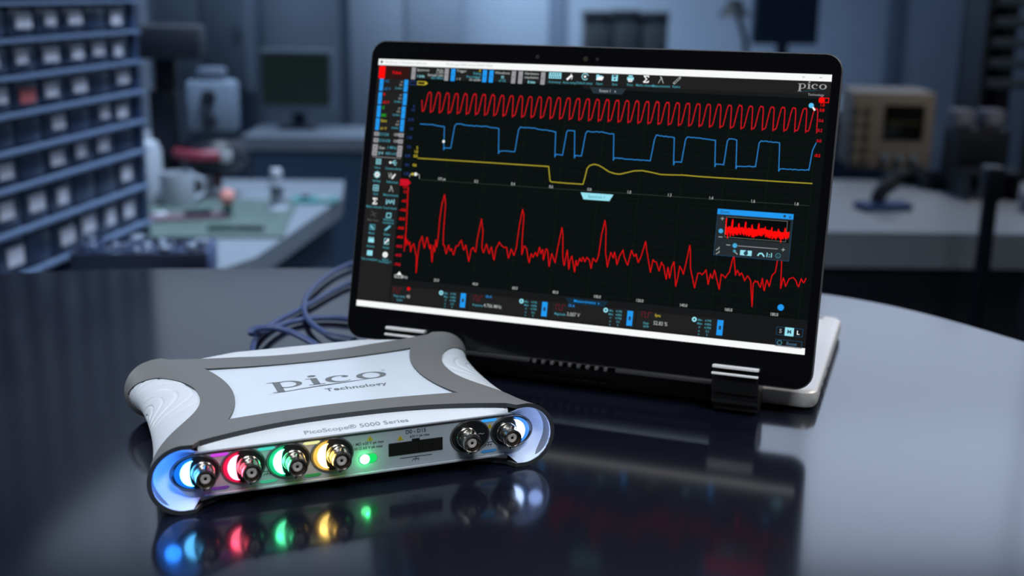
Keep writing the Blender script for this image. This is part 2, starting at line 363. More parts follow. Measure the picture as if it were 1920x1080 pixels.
b = MB()                                               # maker's logo on the screen
def serif_logo(b, fn, m, k=1.0, heavy=1.0):
    """the word pico in wide roman letters; fn(x, y) -> point, x from 0 to 66, x-height 0..12"""
    def q(pts): b.face([fn(*p) for p in pts], m)
    def ring(cx, cy, ro, so, ri, si, a0=0.0, a1=360.0, n=40, tilt=0.0, dx=0.0):
        for i in range(n):
            a = math.radians(a0+(a1-a0)*i/n); c = math.radians(a0+(a1-a0)*(i+1)/n)
            q([(cx+ro*math.cos(a), cy+so*math.sin(a)), (cx+ro*math.cos(c), cy+so*math.sin(c)), (cx+dx+ri*math.cos(c), cy+si*math.sin(c)), (cx+dx+ri*math.cos(a), cy+si*math.sin(a))])
    # p
    q([(3.2, -6.5), (7.2, -6.5), (7.2, 12), (3.2, 12)]); q([(0, 11.2), (4, 11.2), (4, 12.2), (0, 11.9)]); q([(0.6, -7), (9.6, -7), (9.6, -6.2), (0.6, -6.2)])
    ring(10.5, 6, 8.2, 6.3, 5.0, 5.2, -125, 125)
    # i
    q([(24.2, 0), (28.0, 0), (28.0, 12), (24.2, 12)]); q([(21.4, 11.2), (25, 11.2), (25, 12.2), (21.4, 11.9)]); q([(21.6, -0.5), (30.6, -0.5), (30.6, 0.4), (21.6, 0.4)])
    ring(26, 16.3, 2.5, 1.7, 0.02, 0.02, n=20)
    # c
    ring(39.5, 6, 7.8, 6.3, 5.6, 5.2, 48, 318, dx=1.4); ring(43.6, 9.3, 2.0, 1.5, 0.02, 0.02, n=16)
    # o
    ring(58, 6, 8.6, 6.4, 5.0, 5.3)
def swoosh(b, fn, m):
    for k in range(6):
        x0, x1 = -3+k*4, 44+k*4.5; y0 = -11+k*1.0; y1 = -2.5+k*0.75
        P = [(x0+(x1-x0)*t, y0+(y1-y0)*t+2.2*math.sin(PI*t)*(1-k*0.25)) for t in [i/12 for i in range(13)]]
        for i in range(12):
            wdt = 0.18*math.sin(PI*(i+0.5)/12)+0.08
            b.face([fn(P[i][0], P[i][1]-wdt), fn(P[i+1][0], P[i+1][1]-wdt), fn(P[i+1][0], P[i+1][1]+wdt), fn(P[i][0], P[i][1]+wdt)], m)
x0, y0 = z('B', 1424, 270); x1 = z('B', 1620, 270)[0]; kx = (x1-x0)/66.6
serif_logo(b, lambda x, y: Lp(x0+x*kx, y0-0.2+y*kx*0.95, 0.32), em('logo', (165, 165, 168)))
swoosh(b, lambda x, y: Lp(x0+x*kx, y0-0.6+y*kx*0.8, 0.30), em('logo_teal', (30, 80, 95)))
txt(b, 'Technology', z('B', 1548, 316), 2.3, em('logo', (165, 165, 168)))
done(b, 'screen_logo')

# left channel column
b = MB(); rect(b, (xl, 152.3), (z('I', 495, 700)[0], 3.9), PN, 0.17)
cols = [('E', 350, 455, 'E', 705, 470), ('E', 330, 648, 'E', 690, 665), ('E', 312, 838, 'E', 668, 852), ('E', 293, 1025, 'E', 650, 1040)]
names = [('AC', '±5 V', em('tealblue', (40, 110, 160))), ('B', '±2 V', RD), ('C', 'DC', GN), ('Sync', '±1 V', YL)]
xa = z('E', 330, 648)[0]; 
ys = [z('E', 350, 455)[1], z('E', 330, 648)[1], z('E', 312, 838)[1], z('E', 293, 1025)[1]]
for i in range(4):
    xa = z(*cols[i][:3])[0]; xb = z(*cols[i][3:])[0]; y = ys[i]; h = 3.75
    rect(b, (xa-1.35, y+3.95), (xa+1.35, y-3.95), BL, 0.25); rect(b, (xb-1.35, y+3.95), (xb+1.35, y-3.95), BL, 0.25)
    txt(b, '<', (xa, y), 2.0, BKL, bold=0.05); txt(b, '>', (xb, y), 2.0, BKL, bold=0.05)
    n1, n2, m = names[i]
    txt(b, n1, (xa+2.3, y+2.6), 2.8, m, 'LEFT', bold=0.08); txt(b, n2, (xa+2.3, y-2.5), 2.8, m, 'LEFT', bold=0.08)
    for j, t in enumerate(('x1', 'DC', '20 MHz')): txt(b, t, (xb-2.2, y+2.7-j*2.3), 2.0, TX if j < 2 else TL, 'RIGHT', bold=0.03)
    rect(b, (xa+1.6, y-4.15), (xb-1.6, y-4.4), DK, 0.25)
for (ka, x0_, y0_, x1_, y1_) in (('H', 218, 182, 272, 236), ('H', 530, 200, 585, 255), ('H', 210, 260, 264, 318), ('H', 522, 278, 575, 335), ('H', 200, 338, 258, 412), ('H', 192, 412, 250, 486), ('H', 514, 356, 568, 430), ('H', 505, 430, 560, 504)):
    rect(b, z(ka, x0_, y0_), z(ka, x1_, y1_), GY, 0.25); p = z(ka, (x0_+x1_)/2, (y0_+y1_)/2); disc(b, p, 0.5, BKL, 0.3)
for x, y, t, m, al in ((275, 213, 'D7-D0', TL, 'LEFT'), (525, 222, 'Off', TX, 'RIGHT'), (270, 290, 'D15-D8', TL, 'LEFT'), (520, 305, 'Off', TX, 'RIGHT'), (275, 383, 'Gen', TX, 'LEFT'), (498, 388, '1 MHz', TL, 'RIGHT'), (268, 452, '2 V', CY, 'LEFT'), (498, 464, '400 mV', TL, 'RIGHT')):
    txt(b, t, z('H', x, y), 3.0, m, al, bold=0.06)
rect(b, z('H', 195, 494), (z('H', 550, 515)[0], z('H', 195, 500)[1]), GY, 0.25)
done(b, 'channel_panel')

b = MB()                                                # tool icons and their captions
def cap(k, x, y, t, m=TL, s_=2.4): txt(b, t, z(k, x, y), s_, m, bold=0.05, sx=0.9)
x, y = z('H', 270, 562)
for i in range(3):
    for j in range(3): rect(b, (x-1.8+i*1.35, y+1.9-j*1.35), (x-0.9+i*1.35, y+1.0-j*1.35), CY, 0.25)
x, y = z('H', 460, 575); line(b, [(x-2.4, y), (x+2.4, y)], 0.45, CY); disc(b, (x-2.3, y), 0.8, W_); line(b, [(x-1, y), (x+0.4, y+1.4), (x+1.6, y+1.4)], 0.4, CY); line(b, [(x, y), (x+1, y-1.4), (x+2, y-1.4)], 0.4, CY)
cap('H', 255, 635, 'Views'); cap('H', 458, 650, 'Connect device')
x, y = z('H', 253, 725)
for a in range(8): line(b, [(x, y), (x+2.1*math.cos(a*PI/4), y+2.1*math.sin(a*PI/4))], 0.9, CY)
disc(b, (x, y), 1.6, W_, 0.32); disc(b, (x, y), 0.6, BKL, 0.36)
x, y = z('H', 440, 740); line(b, [(x-2.6, y+1.6), (x-1.6, y-1.4), (x-0.8, y+1.8), (x, y-1.2), (x+0.6, y+0.6)], 0.4, TX); line(b, [(x+0.3, y-1.8), (x+2.2, y+1)], 0.9, W_)
cap('H', 247, 803, 'Settings'); cap('H', 443, 820, 'References')
x, y = z('H', 237, 893); rbox(b, (x-2, y+2), (x+2, y-2), CY, 0.28, 0.4); line(b, [(x, y-1.9), (x, y+1.9)], 0.4, CY); line(b, [(x-1.9, y), (x+1.9, y)], 0.4, CY)
compass(*z('H', 432, 905), 0.95)
cap('H', 232, 970, 'Grid'); cap('H', 425, 985, 'Measurements')
x, y = z('I', 272, 45); sigma(x, y, 0.9); x, y = z('I', 457, 55)
rect(b, (x-3, y+1.6), (x-2.5, y-1.8), CY, 0.28); rect(b, (x+2.5, y+1.9), (x+3, y-1.6), CY, 0.28); line(b, [(x-2, y-1), (x-1, y+1.2), (x, y-1), (x+1, y+1.3), (x+2, y-0.6)], 0.45, CY)
cap('I', 265, 112, 'Maths channels'); cap('I', 452, 128, 'Touch Inputs')
x, y = z('I', 258, 200); gm = em('off', (85, 85, 85)); line(b, [(x-2, y+1.5), (x-0.5, y+1.5), (x+1, y-1.5), (x+2, y-1.5)], 0.4, gm); line(b, [(x-2, y-1), (x, y-0.4), (x+2, y+1)], 0.4, gm)
x, y = z('I', 442, 213); rbox(b, (x-1.6, y+1.8), (x+1.9, y-1.4), TL, 0.28, 0.4); rbox(b, (x-2, y+1.3), (x+1.4, y-1.9), CY, 0.3, 0.35)
cap('I', 252, 270, 'Mask limits', gm); cap('I', 437, 268, 'Reference'); cap('I', 433, 303, 'waveforms')
x, y = z('I', 243, 355); rbox(b, (x-2.1, y+1.9), (x+2.1, y-1.9), TL, 0.28, 0.5); disc(b, (x-0.3, y), 1.1, TL, 0.28); line(b, [(x-1.2, y+1), (x+1.2, y-1.2)], 0.4, CY)
x, y = z('I', 428, 368); line(b, [(x-1.8, y-1.4), (x+1.6, y+1.5)], 1.5, TL); line(b, [(x-1.3, y-1.1), (x+1.2, y+1.1)], 0.5, CY, 0.34)
cap('I', 235, 425, 'Masks'); cap('I', 418, 442, 'Rulers')
x, y = z('I', 230, 508); rect(b, (x-2.1, y+0.6), (x+2.1, y-1.6), CY, 0.25)
for i in range(3): rect(b, (x-1.9+i*1.4, y+1.9), (x-1.0+i*1.4, y+0.4), CY, 0.25)
x, y = z('I', 412, 525); rbox(b, (x-1.7, y+2), (x+1.7, y-2), CY, 0.28, 0.35); line(b, [(x-0.8, y-1), (x+1.4, y+1.4)], 0.9, W_)
cap('I', 222, 580, 'Actions'); cap('I', 407, 598, 'Notes')
x, y = z('I', 213, 663); rect(b, (x-2.0, y+1.8), (x+2.0, y-1.6), CY, 0.25); txt(b, '?', (x, y), 2.6, BKL, o=0.35)
x, y = z('I', 397, 683); disc(b, (x, y), 1.9, W_, 0.28); txt(b, 'i', (x, y), 2.8, BKL, o=0.35, bold=0.1)
cap('I', 208, 735, 'Tell us feedback'); cap('I', 397, 740, 'About'); cap('I', 393, 768, 'PicoScope 7')
done(b, 'tool_icons')

# grid and traces
b = MB()
gx0, gx1 = z('A', 425, 500)[0], z('B', 1560, 500)[0]
for i in range(11):
    x = gx0+(gx1-gx0)*i/10; rect(b, (x-0.1, 145), (x+0.1, 20), GR, 0.18)
for i in range(9):
    y = 142-i*7.2; rect(b, (gx0, y+0.08), (gx1, y-0.08), GR, 0.18)
for i in range(8):
    y = z('C', 360, 60)[1]-i*8.4; rect(b, (gx0, y+0.08), (gx1, y-0.08), GR, 0.18)
line(b, [z('A', 460, 960), z('B', 1500, 1065)], 0.3, em('axis', (45, 60, 52)))
ax_ = [('A', 608, 955, '0.0 μs'), ('A', 840, 972, '0.2'), ('A', 1088, 990, '0.4'), ('A', 1345, 1008, '0.6'), ('A', 1603, 1027, '0.8'), ('B', 287, 973, '1.0'), ('B', 560, 993, '1.2'), ('B', 840, 1013, '1.4'), ('B', 1123, 1034, '1.6'), ('B', 1416, 1053, '1.8'),
       ('C', 521, 570, '20.0'), ('C', 733, 591, '40.0'), ('C', 950, 613, '60.0'), ('C', 1172, 636, '80.0'), ('C', 1400, 660, '100.0'), ('D', 262, 510, '120.0'), ('D', 478, 533, '140.0'), ('D', 700, 555, '160.0'), ('D', 926, 578, '180.0')]
for k, x, y, t in ax_: txt(b, t, z(k, x, y), 3.0, TX, bold=0.06, sx=0.85)
for k, x, y, t, m in (('H', 760, 385, '2', YL), ('H', 745, 435, '1.0', YL), ('H', 738, 490, '0.8', YL), ('H', 728, 605, '0.6', YL), ('E', 820, 765, '0', DB), ('E', 805, 820, '1.0', DB), ('H', 680, 30, '0.75', DB), ('H', 683, 145, '1.5', DB), ('H', 660, 255, '1.25', DB), ('H', 655, 373, '0.0', DB), ('H', 640, 485, '0.25', DB), ('H', 632, 600, '0.5', DB), ('H', 620, 713, '1.25', DB),
        ('J', 852, 402, '1.0', RD), ('J', 848, 460, '0.8', RD), ('J', 838, 577, '0.6', CR), ('J', 825, 688, '0.2', CR), ('J', 815, 805, '0.0', CR), ('J', 795, 970, '-0.2', RD), ('I', 620, 42, '-4.8', RD), ('I', 605, 150, '-14.8', RD), ('I', 593, 255, '-24.8', RD), ('I', 580, 365, '-34.8', RD), ('I', 570, 472, '-44.8', RD), ('I', 560, 582, '-54.8', CR), ('I', 550, 687, '-64.8', CR), ('I', 540, 798, '-74.8', CR), ('H', 605, 880, '5.2', RD), ('H', 608, 940, '1.2', RD)):
    txt(b, t, z(k, x, y), 2.9, m, bold=0.1, sx=0.9)
txt(b, '0.0 MHz', z('I', 590, 945), 3.1, TX, bold=0.06); rbox(b, z('I', 508, 915), z('I', 600, 965), TX, 0.28, 0.3)
x, y = z('I', 565, 905); poly(b, [(x-1.8, y-1), (x+1.8, y-1), (x, y+1.2)], W_, 0.3)
x, y = z('H', 610, 825); poly(b, [(x-3.8, y+2.2), (x+1.8, y+2.2), (x+4, y), (x+1.8, y-2.2), (x-3.8, y-2.2)], CR, 0.3)
x, y = z('J', 845, 348); disc(b, (x, y), 1.8, RF, 0.3); rbox(b, (x-1.5, y+1.5), (x+4.2, y-1.5), RD, 0.28, 0.5)
x, y = z('J', 727, 408); disc(b, (x, y), 1.5, em('lens', (90, 190, 240)), 0.45); line(b, [(x+1.0, y-1.0), (x+2.2, y-2.6)], 1.0, W_, 0.45)
x, y = z('H', 740, 720); disc(b, (x, y), 1.1, W_, 0.3); line(b, [(x-4.2, y-2), (x-3.6, y), (x+2.6, y), (x+3.0, y-2.6)], 0.35, TX); disc(b, (x-2.2, y-0.1), 0.9, YL, 0.33)
rbox(b, z('E', 765, 402), z('E', 870, 462), DB, 0.28, 0.4); p = z('E', 872, 402); q = z('E', 985, 462); rbox(b, p, q, YL, 0.28, 0.5); poly(b, [(q[0], p[1]), (q[0]+1.8, (p[1]+q[1])/2), (q[0], q[1])], YL)
x, y = z('H', 1095, 307); disc(b, (x, y), 0.9, W_, 0.4)
# tabs
def tabshape(p, w, h, m, t, tm):
    x, y = p; poly(b, [(x-w, y+h), (x+w, y+h), (x+w-2.2, y-h), (x-w+2.2, y-h)], m, 0.26); txt(b, t, (x, y), 2.8, tm, o=0.32, bold=0.04)
tabshape(z('G', 820, 415), 11.6, 1.9, em('tab', (40, 52, 60)), 'Scope 1   x', TX); tabshape(z('B', 68, 1005), 10.6, 2.1, CY, 'Spectrum 1', TL)
done(b, 'graph_grid')

def interp(P, t):
    return P
b = MB()                                                # red channel: forty rounded pulses
ua, ub = z('A', 528, 370)[0], z('B', 1550, 410)[0]; per = (ub-ua)/39
vt0, vt1 = z('A', 528, 372)[1], z('B', 1550, 412)[1]; vb0, vb1 = z('A', 487, 497)[1], z('B', 1500, 562)[1]
pts = [z('A', 473, 425), z('A', 476, 500)]
for i in range(40):
    c = ua+per*i; t = i/39; T = vt0+(vt1-vt0)*t; B_ = vb0+(vb1-vb0)*t; j = lambda a: (random.random()-0.5)*a
    pts += [(c-per*0.72, B_+j(.5)), (c-per*0.55, B_-0.1), (c-per*0.45, B_+1.2), (c-per*0.27, T-4), (c-per*0.18, T-0.8), (c-per*0.08, T+0.3+j(.4)), (c+per*0.02, T-0.3), (c+per*0.10, T+j(.4)), (c+per*0.17, T-1.6), (c+per*0.22, B_+2.5), (c+per*0.25, B_-0.9)]
line(b, pts, 0.5, em('trace_red', (212, 22, 34))); done(b, 'red_trace', 'red square wave trace across the top of the display')
b = MB()
bp_ = [('A', 462, 585), ('A', 545, 588), ('A', 625, 605), ('A', 620, 760), ('A', 626, 745), ('A', 668, 748), ('A', 694, 600), ('A', 706, 583), ('A', 800, 596), ('A', 900, 602), ('A', 992, 616), ('A', 990, 785), ('A', 996, 768), ('A', 1100, 772), ('A', 1125, 625), ('A', 1138, 605), ('A', 1250, 618), ('A', 1376, 638), ('A', 1370, 808), ('A', 1376, 792), ('A', 1422, 796), ('A', 1450, 640), ('A', 1460, 628), ('A', 1504, 632), ('A', 1502, 815), ('A', 1508, 800), ('A', 1550, 800), ('A', 1578, 650), ('A', 1590, 636), ('A', 1680, 640), ('A', 1768, 654), ('A', 1765, 830), ('A', 1772, 815),
       ('B', 430, 762), ('B', 458, 620), ('B', 472, 588), ('B', 592, 605), ('B', 587, 790), ('B', 594, 768), ('B', 640, 772), ('B', 668, 620), ('B', 680, 600), ('B', 780, 612), ('B', 870, 624), ('B', 866, 802), ('B', 873, 785), ('B', 925, 790), ('B', 950, 630), ('B', 962, 612), ('B', 1014, 622), ('B', 1008, 815), ('B', 1015, 797), ('B', 1140, 802), ('B', 1165, 640), ('B', 1180, 628), ('B', 1303, 642), ('B', 1297, 832), ('B', 1305, 815), ('B', 1500, 825), ('B', 1525, 690), ('B', 1550, 640)]
P = [z(*q) for q in bp_]; Q = []
for i in range(len(P)-1):
    a, c = P[i], P[i+1]; n = max(1, int(abs(c[0]-a[0])/1.0)) if abs(c[1]-a[1]) < 3 else 1
    for k in range(n):
        t = k/n; Q.append((a[0]+(c[0]-a[0])*t, a[1]+(c[1]-a[1])*t+((random.random()-0.5)*0.5 if n > 1 else 0)))
Q.append(P[-1]); line(b, Q, 0.52, TR_); done(b, 'blue_trace', 'blue digital pulse trace below the red wave')
b = MB()
yp = [('A', 445, 816), ('A', 700, 832), ('A', 950, 848), ('A', 1200, 864), ('A', 1328, 872), ('A', 1338, 970), ('A', 1348, 976), ('A', 1450, 985), ('A', 1560, 992), ('A', 1572, 950), ('A', 1588, 885), ('A', 1605, 866), ('A', 1635, 857), ('A', 1665, 864), ('B', 105, 805), ('B', 150, 835), ('B', 190, 848), ('B', 225, 852), ('B', 270, 842), ('B', 320, 830), ('B', 375, 828), ('B', 430, 838), ('B', 500, 854), ('B', 570, 857), ('B', 650, 858), ('B', 760, 868), ('B', 900, 877), ('B', 1100, 889), ('B', 1300, 902), ('B', 1522, 915)]
line(b, [z(*q) for q in yp], 0.6, em('trace_yellow', (170, 158, 48))); done(b, 'yellow_trace', 'yellow step response trace')
b = MB()
sp = [(368, 60), (366, 85), (355, 300), (345, 410), (352, 320), (357, 380), (362, 350), (370, 375), (375, 360), (380, 415), (386, 385), (397, 370), (404, 405), (408, 430), (412, 440), (410, 530), (418, 440), (430, 360), (443, 330), (455, 395), (470, 335), (485, 400), (490, 375), (497, 470), (505, 380), (512, 415), (518, 350), (522, 390), (530, 340), (540, 230), (552, 150), (566, 102), (571, 160), (560, 300), (558, 375), (566, 385), (575, 425), (588, 378), (597, 410), (604, 398), (615, 432), (628, 385), (640, 382), (658, 352), (670, 405), (682, 378), (698, 468), (712, 400), (722, 390), (736, 416), (745, 345), (768, 235), (776, 300), (770, 390), (779, 420), (795, 372), (810, 425), (822, 388), (836, 460), (848, 395), (865, 362), (880, 383), (905, 390), (915, 450), (930, 400), (945, 435), (958, 395), (975, 270), (993, 183), (1000, 215), (990, 350), (988, 430), (1000, 383), (1015, 400), (1028, 475), (1040, 425), (1050, 445), (1062, 418), (1072, 440), (1085, 390), (1092, 425), (1102, 402), (1106, 460), (1120, 400), (1130, 408), (1137, 495), (1152, 425), (1170, 475), (1183, 400), (1208, 283), (1213, 320), (1212, 440), (1220, 490), (1237, 405), (1245, 510), (1252, 460), (1262, 438), (1277, 525), (1285, 462), (1292, 490), (1305, 450), (1315, 467), (1322, 445), (1333, 470), (1345, 445), (1358, 460), (1367, 505), (1378, 450), (1395, 470), (1408, 435), (1425, 320), (1443, 243), (1449, 290), (1446, 420), (1455, 490)]
sd = [(102, 345), (120, 272), (132, 300), (138, 270), (150, 333), (163, 290), (180, 260), (190, 305), (203, 335), (222, 262), (235, 292), (245, 280), (255, 322), (270, 290), (292, 218), (302, 290), (315, 370), (328, 308), (345, 320), (358, 364), (370, 320), (380, 335), (393, 405), (402, 345), (410, 400), (420, 345), (432, 318), (440, 440), (450, 400), (460, 340), (478, 380), (490, 330), (510, 237), (513, 265), (513, 350), (533, 447), (550, 375), (570, 382), (590, 358), (600, 430), (612, 378), (622, 400), (632, 360), (640, 395), (655, 455), (665, 380), (685, 398), (705, 370), (720, 310), (728, 290), (730, 320), (735, 385), (745, 360), (755, 387), (765, 373), (780, 412), (795, 388), (810, 412), (817, 540), (823, 425), (832, 412), (845, 415), (858, 445), (868, 400), (877, 462), (890, 408), (902, 440), (915, 388), (932, 370), (945, 300), (958, 260), (964, 300), (958, 450), (972, 398), (982, 440), (1000, 403), (1020, 396), (1035, 415), (1047, 442), (1060, 402), (1072, 422), (1083, 400)]
def jag(P, a):
    out = [P[0]]
    for i in range(len(P)-1):
        p, q = P[i], P[i+1]; m = ((p[0]+q[0])/2, (p[1]+q[1])/2)
        if abs(q[1]-p[1]) < 9: out.append((m[0], m[1]+(random.random()-0.5)*a))
        out.append(q)
    return out
SP = [z('C', *q) for q in sp]+[z('D', *q) for q in sd]
line(b, jag(SP, 1.2), 0.52, em('trace_spectrum', (222, 14, 18))); done(b, 'spectrum_trace', 'red frequency spectrum trace with tall peaks')

# zoom overview window on the screen
b = MB(); p = z('K', 222, 180); q = z('K', 1325, 960)
tlx, tly = z('K', 225, 178); brx, bry = z('K', 1310, 1000)
rect(b, (tlx-0.3, tly), (brx+0.6, bry), em('win', (38, 44, 48)), 0.36); rbox(b, (tlx-0.3, tly), (brx+0.6, bry), em('edge', (30, 66, 92)), 0.4, 0.35)
rect(b, (tlx-0.3, tly), (brx+0.6, tly-3.2), BL, 0.42); txt(b, 'Zoom', (tlx+1.2, tly-1.6), 2.6, BKL, 'LEFT', o=0.46, bold=0.05)
txt(b, 'x', (brx-1.3, tly-1.6), 3, BKL, o=0.46, bold=0.1); disc(b, (brx-4.5, tly-1.6), 0.8, BKL, 0.46)
gx, gy = z('K', 335, 292); hx, hy = z('K', 1270, 720); rect(b, (gx, gy), (brx-0.8, hy+0.3), em('well', (9, 10, 11)), 0.42); rbox(b, (gx+0.5, gy-0.3), (brx-2.4, hy+0.9), em('rim', (110, 115, 110)), 0.46, 0.25)
SM = [(a, c) for a, c in SP]; sx0, sx1 = SM[0][0], SM[-1][0]; sy = [c for a, c in SM]; m0, m1 = min(sy), max(sy)
T_ = []
for i, (a, c) in enumerate(SM):
    xx = gx+0.8+(a-sx0)/(sx1-sx0)*(brx-1.2-gx-0.8); yy = hy+3.2+(c-m0)/(m1-m0)*(gy-hy-5.0); T_ += [(xx, yy), (xx+0.07, yy-1.6-random.random()*1.6), (xx+0.14, yy+0.5)]
line(b, T_, 0.55, RF, 0.5)
for kx_, ky_ in ((288, 330), (1235, 817)): 
    x, y = z('K', kx_, ky_); line(b, [(x-0.9, y), (x+0.9, y)], 0.35, TX, 0.5); line(b, [(x, y-0.9), (x, y+0.9)], 0.35, TX, 0.5)
for kx_, ky_ in ((258, 618), (380, 743)): x, y = z('K', kx_, ky_); line(b, [(x-1.1, y), (x+1.1, y)], 0.4, TX, 0.5)
disc(b, z('K', 265, 525), 1.4, em('knob', (70, 170, 220)), 0.5); disc(b, z('K', 482, 752), 1.4, em('knob', (70, 170, 220)), 0.5); line(b, [z('K', 530, 757), z('K', 1150, 805)], 0.4, GY, 0.45)
p = z('K', 568, 820); q = z('K', 740, 915); rect(b, p, q, CY, 0.45); x, y = (p[0]+q[0])/2, (p[1]+q[1])/2; disc(b, (x, y-0.2), 1.3, BKL, 0.5); rect(b, (x-0.2, y+1.8), (x+1, y), BKL, 0.5)
x, y = z('K', 475, 845); disc(b, (x, y+0.3), 0.9, TL, 0.5); line(b, [(x+0.5, y-0.3), (x+1.9, y-1.5)], 0.5, TX, 0.5)
x, y = z('K', 880, 895); line(b, [(x-1.5, y-0.6), (x-0.6, y+0.7), (x+0.9, y+0.8), (x+2.2, y-0.8)], 0.8, CY, 0.5)
txt(b, '1:1', z('K', 1018, 900), 4.2, CY, o=0.5, bold=0.12); x, y = z('K', 1155, 910); line(b, [(x+1.4*math.cos(a*PI/8), y+1.4*math.sin(a*PI/8)) for a in range(17)], 0.25, TL, 0.5); txt(b, 'i', (x, y), 2.4, TL, o=0.5)
for yy in (800, 860): x, y = z('K', 220, yy); line(b, [(x-1, y-1), (x, y), (x+0.6, y), (x+0.6, y+1)], 0.4, TX, 0.5)
done(b, 'zoom_window', 'small overview window with blue title strip')

# measurement bar
b = MB()
rect(b, (-123.4, 20.4), (xr, 4.0), DK, 0.19)
for x0_, x1_ in (('L', 175), ('L', 955)), (('L', 955), ('M', 120)), (('M', 120), ('M', 715)), (('M', 715), ('M', 1330)):
    xa = z(x0_[0], x0_[1], 150)[0]+0.5; xb = z(x1_[0], x1_[1], 200)[0]-0.8; rect(b, (xa, 15.9), (xb, 5.0), PN, 0.22)
for k, x, y in (('L', 897, 230), ('L', 1712, 318), ('M', 668, 210), ('M', 1292, 275)):
    x, y = z(k, x, y); rect(b, (x-1.8, y+4.6), (x+1.8, y-4.6), BL, 0.3); rect(b, (x-0.7, y+1.2), (x+0.7, y-1.2), BKL, 0.34)
for k, x, y in (('L', 680, 155), ('L', 1483, 238), ('M', 502, 153), ('M', 1115, 217)):
    x, y = z(k, x, y); disc(b, (x, y), 1.5, CY, 0.3); disc(b, (x, y), 0.6, DK, 0.34)
    for j, (t1, t2) in enumerate((('Min', '4.795'), ('Max', '4.806'), ('σ', '4.798'), ('μ', '0.2'), ('n', '5'))):
        txt(b, t1, (x+3.5, y-j*2.15), 2.1, TL, bold=0.04); txt(b, t2, (x+8.5, y-j*2.15), 2.1, TL, bold=0.04)
for k, x, y, t, m, s_ in (('L', 262, 188, 'Pulse count', TL, 2.4), ('L', 262, 225, 'Cycles', TL, 2.2), ('L', 350, 192, '40', TX, 3.6), ('L', 1045, 278, 'Frequency', TL, 2.4), ('L', 1193, 288, '4.706 MHz', TX, 3.8), ('L', 1155, 193, 'Ch A', BL, 2.6), ('M', 185, 180, 'Magnitude', TL, 2.4), ('M', 277, 184, '3.007 V', TX, 3.8), ('M', 265, 122, 'Ch A', BL, 2.6),
                  ('M', 780, 243, 'Duty', TL, 2.4), ('M', 780, 264, 'cycle', TL, 2.4), ('M', 880, 246, '52.83 %', TX, 3.8), ('M', 862, 190, 'Sync', YL, 2.8)):
    txt(b, t, z(k, x, y), s_, m, bold=0.05, sx=0.85)
for k, x, y, m in (('L', 245, 130, CR), ('L', 1050, 210, CR), ('M', 190, 135, CR), ('M', 785, 185, RD)):
    x, y = z(k, x, y); line(b, [(x-3, y-1.6), (x-3, y+1.6), (x-1, y+1.6), (x-1, y-1.6), (x+1, y-1.6), (x+1, y+1.6), (x+3, y+1.6)], 0.35, em('dim_red', (110, 24, 34)), 0.3)
x, y = z('L', 355, 115); disc(b, (x, y), 1.2, RD)
x, y = z('M', 370, 97); poly(b, [(x-14, y+1.6), (x+14, y+1.6), (x+11.5, y-2), (x-11.5, y-2)], em('tab2', (22, 44, 60)), 0.3); txt(b, 'Measurements  x', (x, y), 2.8, BL, o=0.34, bold=0.03)
disc(b, z('M', 1713, 135), 1.9, BL, 0.3)
p = z('M', 1685, 265); q = z('M', 1880, 340); rbox(b, p, (p[0]+15.5, p[1]-5.0), em('edge', (30, 66, 92)), 0.3, 0.35); rect(b, (p[0]+5.0, p[1]), (p[0]+10.2, p[1]-5), CY, 0.32)
for i, t in enumerate('SML'): txt(b, t, (p[0]+2.5+i*5.1, p[1]-2.5), 3.8, (GY, BKL, W_)[i], o=0.36, bold=0.12)
p = z('M', 1678, 352); rbox(b, p, (p[0]+15.5, p[1]-4.2), em('edge', (30, 66, 92)), 0.3, 0.35); txt(b, 'Reset', (p[0]+9.5, p[1]-2), 3.2, em('reset', (70, 105, 130)), o=0.34, bold=0.05)
x, y = p[0]+2.4, p[1]-2; line(b, [(x+1.3*math.cos(a*PI/8), y+1.3*math.sin(a*PI/8)) for a in range(17)], 0.3, TL)
done(b, 'measurement_bar')

# --- laptop base lying face down behind the lid
b = MB(); BW = 154.2
def basering(ins, zz):
    return [Vector((x, y, zz)) for x, y in rrect(-BW+ins, 21+ins, BW-ins, 207-ins, 9-ins*0.6)]
seq = [(4, 1.6), (1.0, 2.4), (0, 4.2), (0, 9.8), (0.5, 11.6), (1.8, 12.6), (3.5, 12.9)]
R = [[b.bm.verts.new(p) for p in basering(*q)] for q in seq]; mi = b.mi(m_alu)
for i in range(len(R)-1):
    for k in range(len(R[0])):
        b.bm.faces.new([R[i][k], R[i][(k+1) % len(R[0])], R[i+1][(k+1) % len(R[0])], R[i+1][k]]).material_index = mi
b.bm.faces.new(R[0]).material_index = mi; b.bm.faces.new(R[-1]).material_index = mi
base = b.build('base', lap, smooth=35)
b = MB()                                              # seam and ports on the right side
b.box((BW+0.02, 114, 8.8), (0.25, 172, 0.35), m_blk)
for yy, l_ in ((52, 9), (70, 9), (95, 4)): b.box((BW, yy, 5.6), (0.6, l_, 3.0), m_blk, bev=0.25)
b.build('side_port', base, smooth=30)
for x, y in ((141, 27), (139, 199), (-141, 27), (-139, 199), (60, 199), (-60, 199)):
    b = MB(); b.lathe([(0, 13.0), (1.3, 13.0), (1.9, 13.25), (2.4, 13.15), (2.5, 12.85)], m_alud, (x, y, 0), n=18); b.build('case_screw', base)
for y in (45, 192):
    b = MB(); b.box((0, y, 13.4), (230, 5, 1.6), m_blk, bev=0.6); b.build('rubber_foot', base)
for x in (-120, 120):
    for y in (40, 190): b = MB(); b.box((x, y, 0.9), (14, 6, 1.8), m_blk, bev=0.4); b.build('bumper_pad', base)
